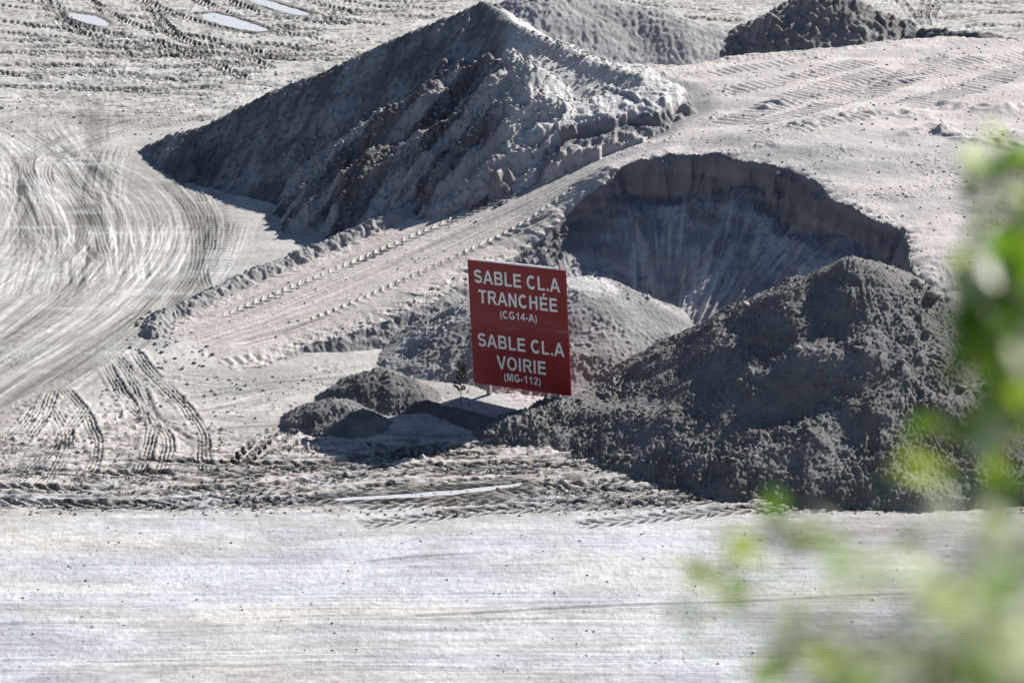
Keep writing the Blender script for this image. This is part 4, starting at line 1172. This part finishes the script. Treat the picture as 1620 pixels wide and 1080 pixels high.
# ------------------------------------------------------------------ stones lying on the front pile, and loose clods
def pile_z(fn, x, y): return float(fn(np.array([[x]]), np.array([[y]]))[0, 0])
def stone_mesh(r, seed, verts, faces, c=(0, 0, 0)):
    import bmesh
    bm = bmesh.new(); bmesh.ops.create_icosphere(bm, subdivisions=2 if r > .06 else 1, radius=1)
    rr = random.Random(seed); ph = [rr.uniform(0, 6) for _ in range(6)]; sc = (rr.uniform(.8, 1.2), rr.uniform(.8, 1.1), rr.uniform(.55, .85))
    b = len(verts)
    for v_ in bm.verts:
        p = v_.co
        k = r * (1 + .18 * math.sin(3 * p.x + ph[0]) + .15 * math.sin(4 * p.y + ph[1]) + .12 * math.sin(5 * p.z + ph[2]))
        verts.append((p.x * k * sc[0] + c[0], p.y * k * sc[1] + c[1], p.z * k * sc[2] + c[2]))
    bm.verts.index_update()
    for fc in bm.faces: faces.append(tuple(b + q.index for q in fc.verts))
    bm.free()
M_stone = paint("dusty_grey_stone", (0.30, 0.28, 0.26), 0.9, 0, 0.25, 12)
for i, (px, py, z, r, lab) in enumerate([(1180, 486, 2.4, .13, "small stone perched on the left ridge of the tall dark pile"),
        (1452, 452, 3.25, .16, "largest round stone on the right ridge of the tall dark pile"),
        (1479, 470, 3.0, .14, "stone just below the largest one on the right ridge of the dark pile"),
        (1262, 553, 2.2, .11, "lone stone on the dark front face of the tall pile")]):
    t = z
    for _ in range(14):
        x, y = P(px, py, t); t = 0.6 * t + 0.4 * pile_z(front_h, x, y)
    x, y = P(px, py, t)
    v, f = [], []
    stone_mesh(r, 40 + i, v, f)
    o = link_mesh("stone", v, f, M_stone, smooth=True); o.location = (x, y, pile_z(front_h, x, y) + r * .35)
    tag(o, lab, "stone")
def scatter(name, fn, box_, n, seed, mat, rmin=.015, rmax=.055, zmin=0.02, zmax=9):
    rs = np.random.RandomState(seed)
    x = rs.uniform(box_[0], box_[2], n); y = rs.uniform(box_[1], box_[3], n)
    z = fn(x[None], y[None])[0]
    m = (z > zmin) & (z < zmax)
    x, y, z = x[m], y[m], z[m]
    base = []
    for k in range(8):
        v, f = [], []; stone_mesh(.05, 100 + k, v, f); base.append((np.array(v) / .05, np.array(f)))
    V, Fc, off = [], [], 0
    for i in range(len(x)):
        bv, bf = base[i % 8]
        r = rmin + (rmax - rmin) * rs.rand() ** 3
        a_ = rs.rand() * 6.28; c_, s_ = math.cos(a_), math.sin(a_)
        q = bv * r
        V.append(np.column_stack([q[:, 0] * c_ - q[:, 1] * s_ + x[i], q[:, 0] * s_ + q[:, 1] * c_ + y[i], q[:, 2] + z[i] + r * .3]))
        Fc.append(bf + off); off += len(bv)
    V = np.vstack(V); Fc = np.vstack(Fc)
    me = bpy.data.meshes.new(name)
    me.vertices.add(len(V)); me.vertices.foreach_set("co", V.astype(np.float32).reshape(-1))
    me.loops.add(Fc.size); me.loops.foreach_set("vertex_index", Fc.astype(np.int32).reshape(-1))
    me.polygons.add(len(Fc)); me.polygons.foreach_set("loop_start", np.arange(0, Fc.size, 3, dtype=np.int32))
    me.update(calc_edges=True); me.materials.append(mat)
    o = bpy.data.objects.new(name, me); S.collection.objects.link(o)
    return tag(o, kind="stuff")
M_clod = paint("dark_clod_material", (0.17, 0.165, 0.16), 0.95, 0, 0.3, 9)
M_clod2 = paint("grey_clod_material", (0.34, 0.33, 0.32), 0.95, 0, 0.3, 9)
scatter("clods", front_h, (-1, 58, 12, 69), 9000, 1, M_clod, .01, .035)
scatter("clods", front_h, (-1, 58, 12, 65), 260, 9, M_clod, .03, .11)
scatter("clods", big_h, (-7, 77, 4, 86), 6000, 2, M_clod2, .02, .07, 0.3)
scatter("clods", lambda X, Y: ground_base(X, Y)[0], (-13, 58.6, 12, 64), 5000, 3, M_clod, .01, .04, -1)
scatter("clods", lambda X, Y: ground_base(X, Y)[0], (-10, 50, 10, 58), 600, 4, M_clod, .006, .03, -1)
scatter("clods", lambda X, Y: ground_base(X, Y)[0], (-20, 92, -5, 112), 700, 5, M_clod2, .02, .08, -1)
scatter("clods", lambda X, Y: ground_base(X, Y)[0], (-9.9, 68.4, -7.4, 73.5), 140, 7, M_clod, .02, .07, -1)
scatter("clods", lambda X, Y: ground_base(X, Y)[0], (-10, 62, -1, 68), 900, 8, M_clod2, .01, .05, -1)
scatter("clods", lambda X, Y: terrace(X, Y)[0], (-9, 66, 16, 90), 2500, 6, M_clod2, .01, .045, 0.1)
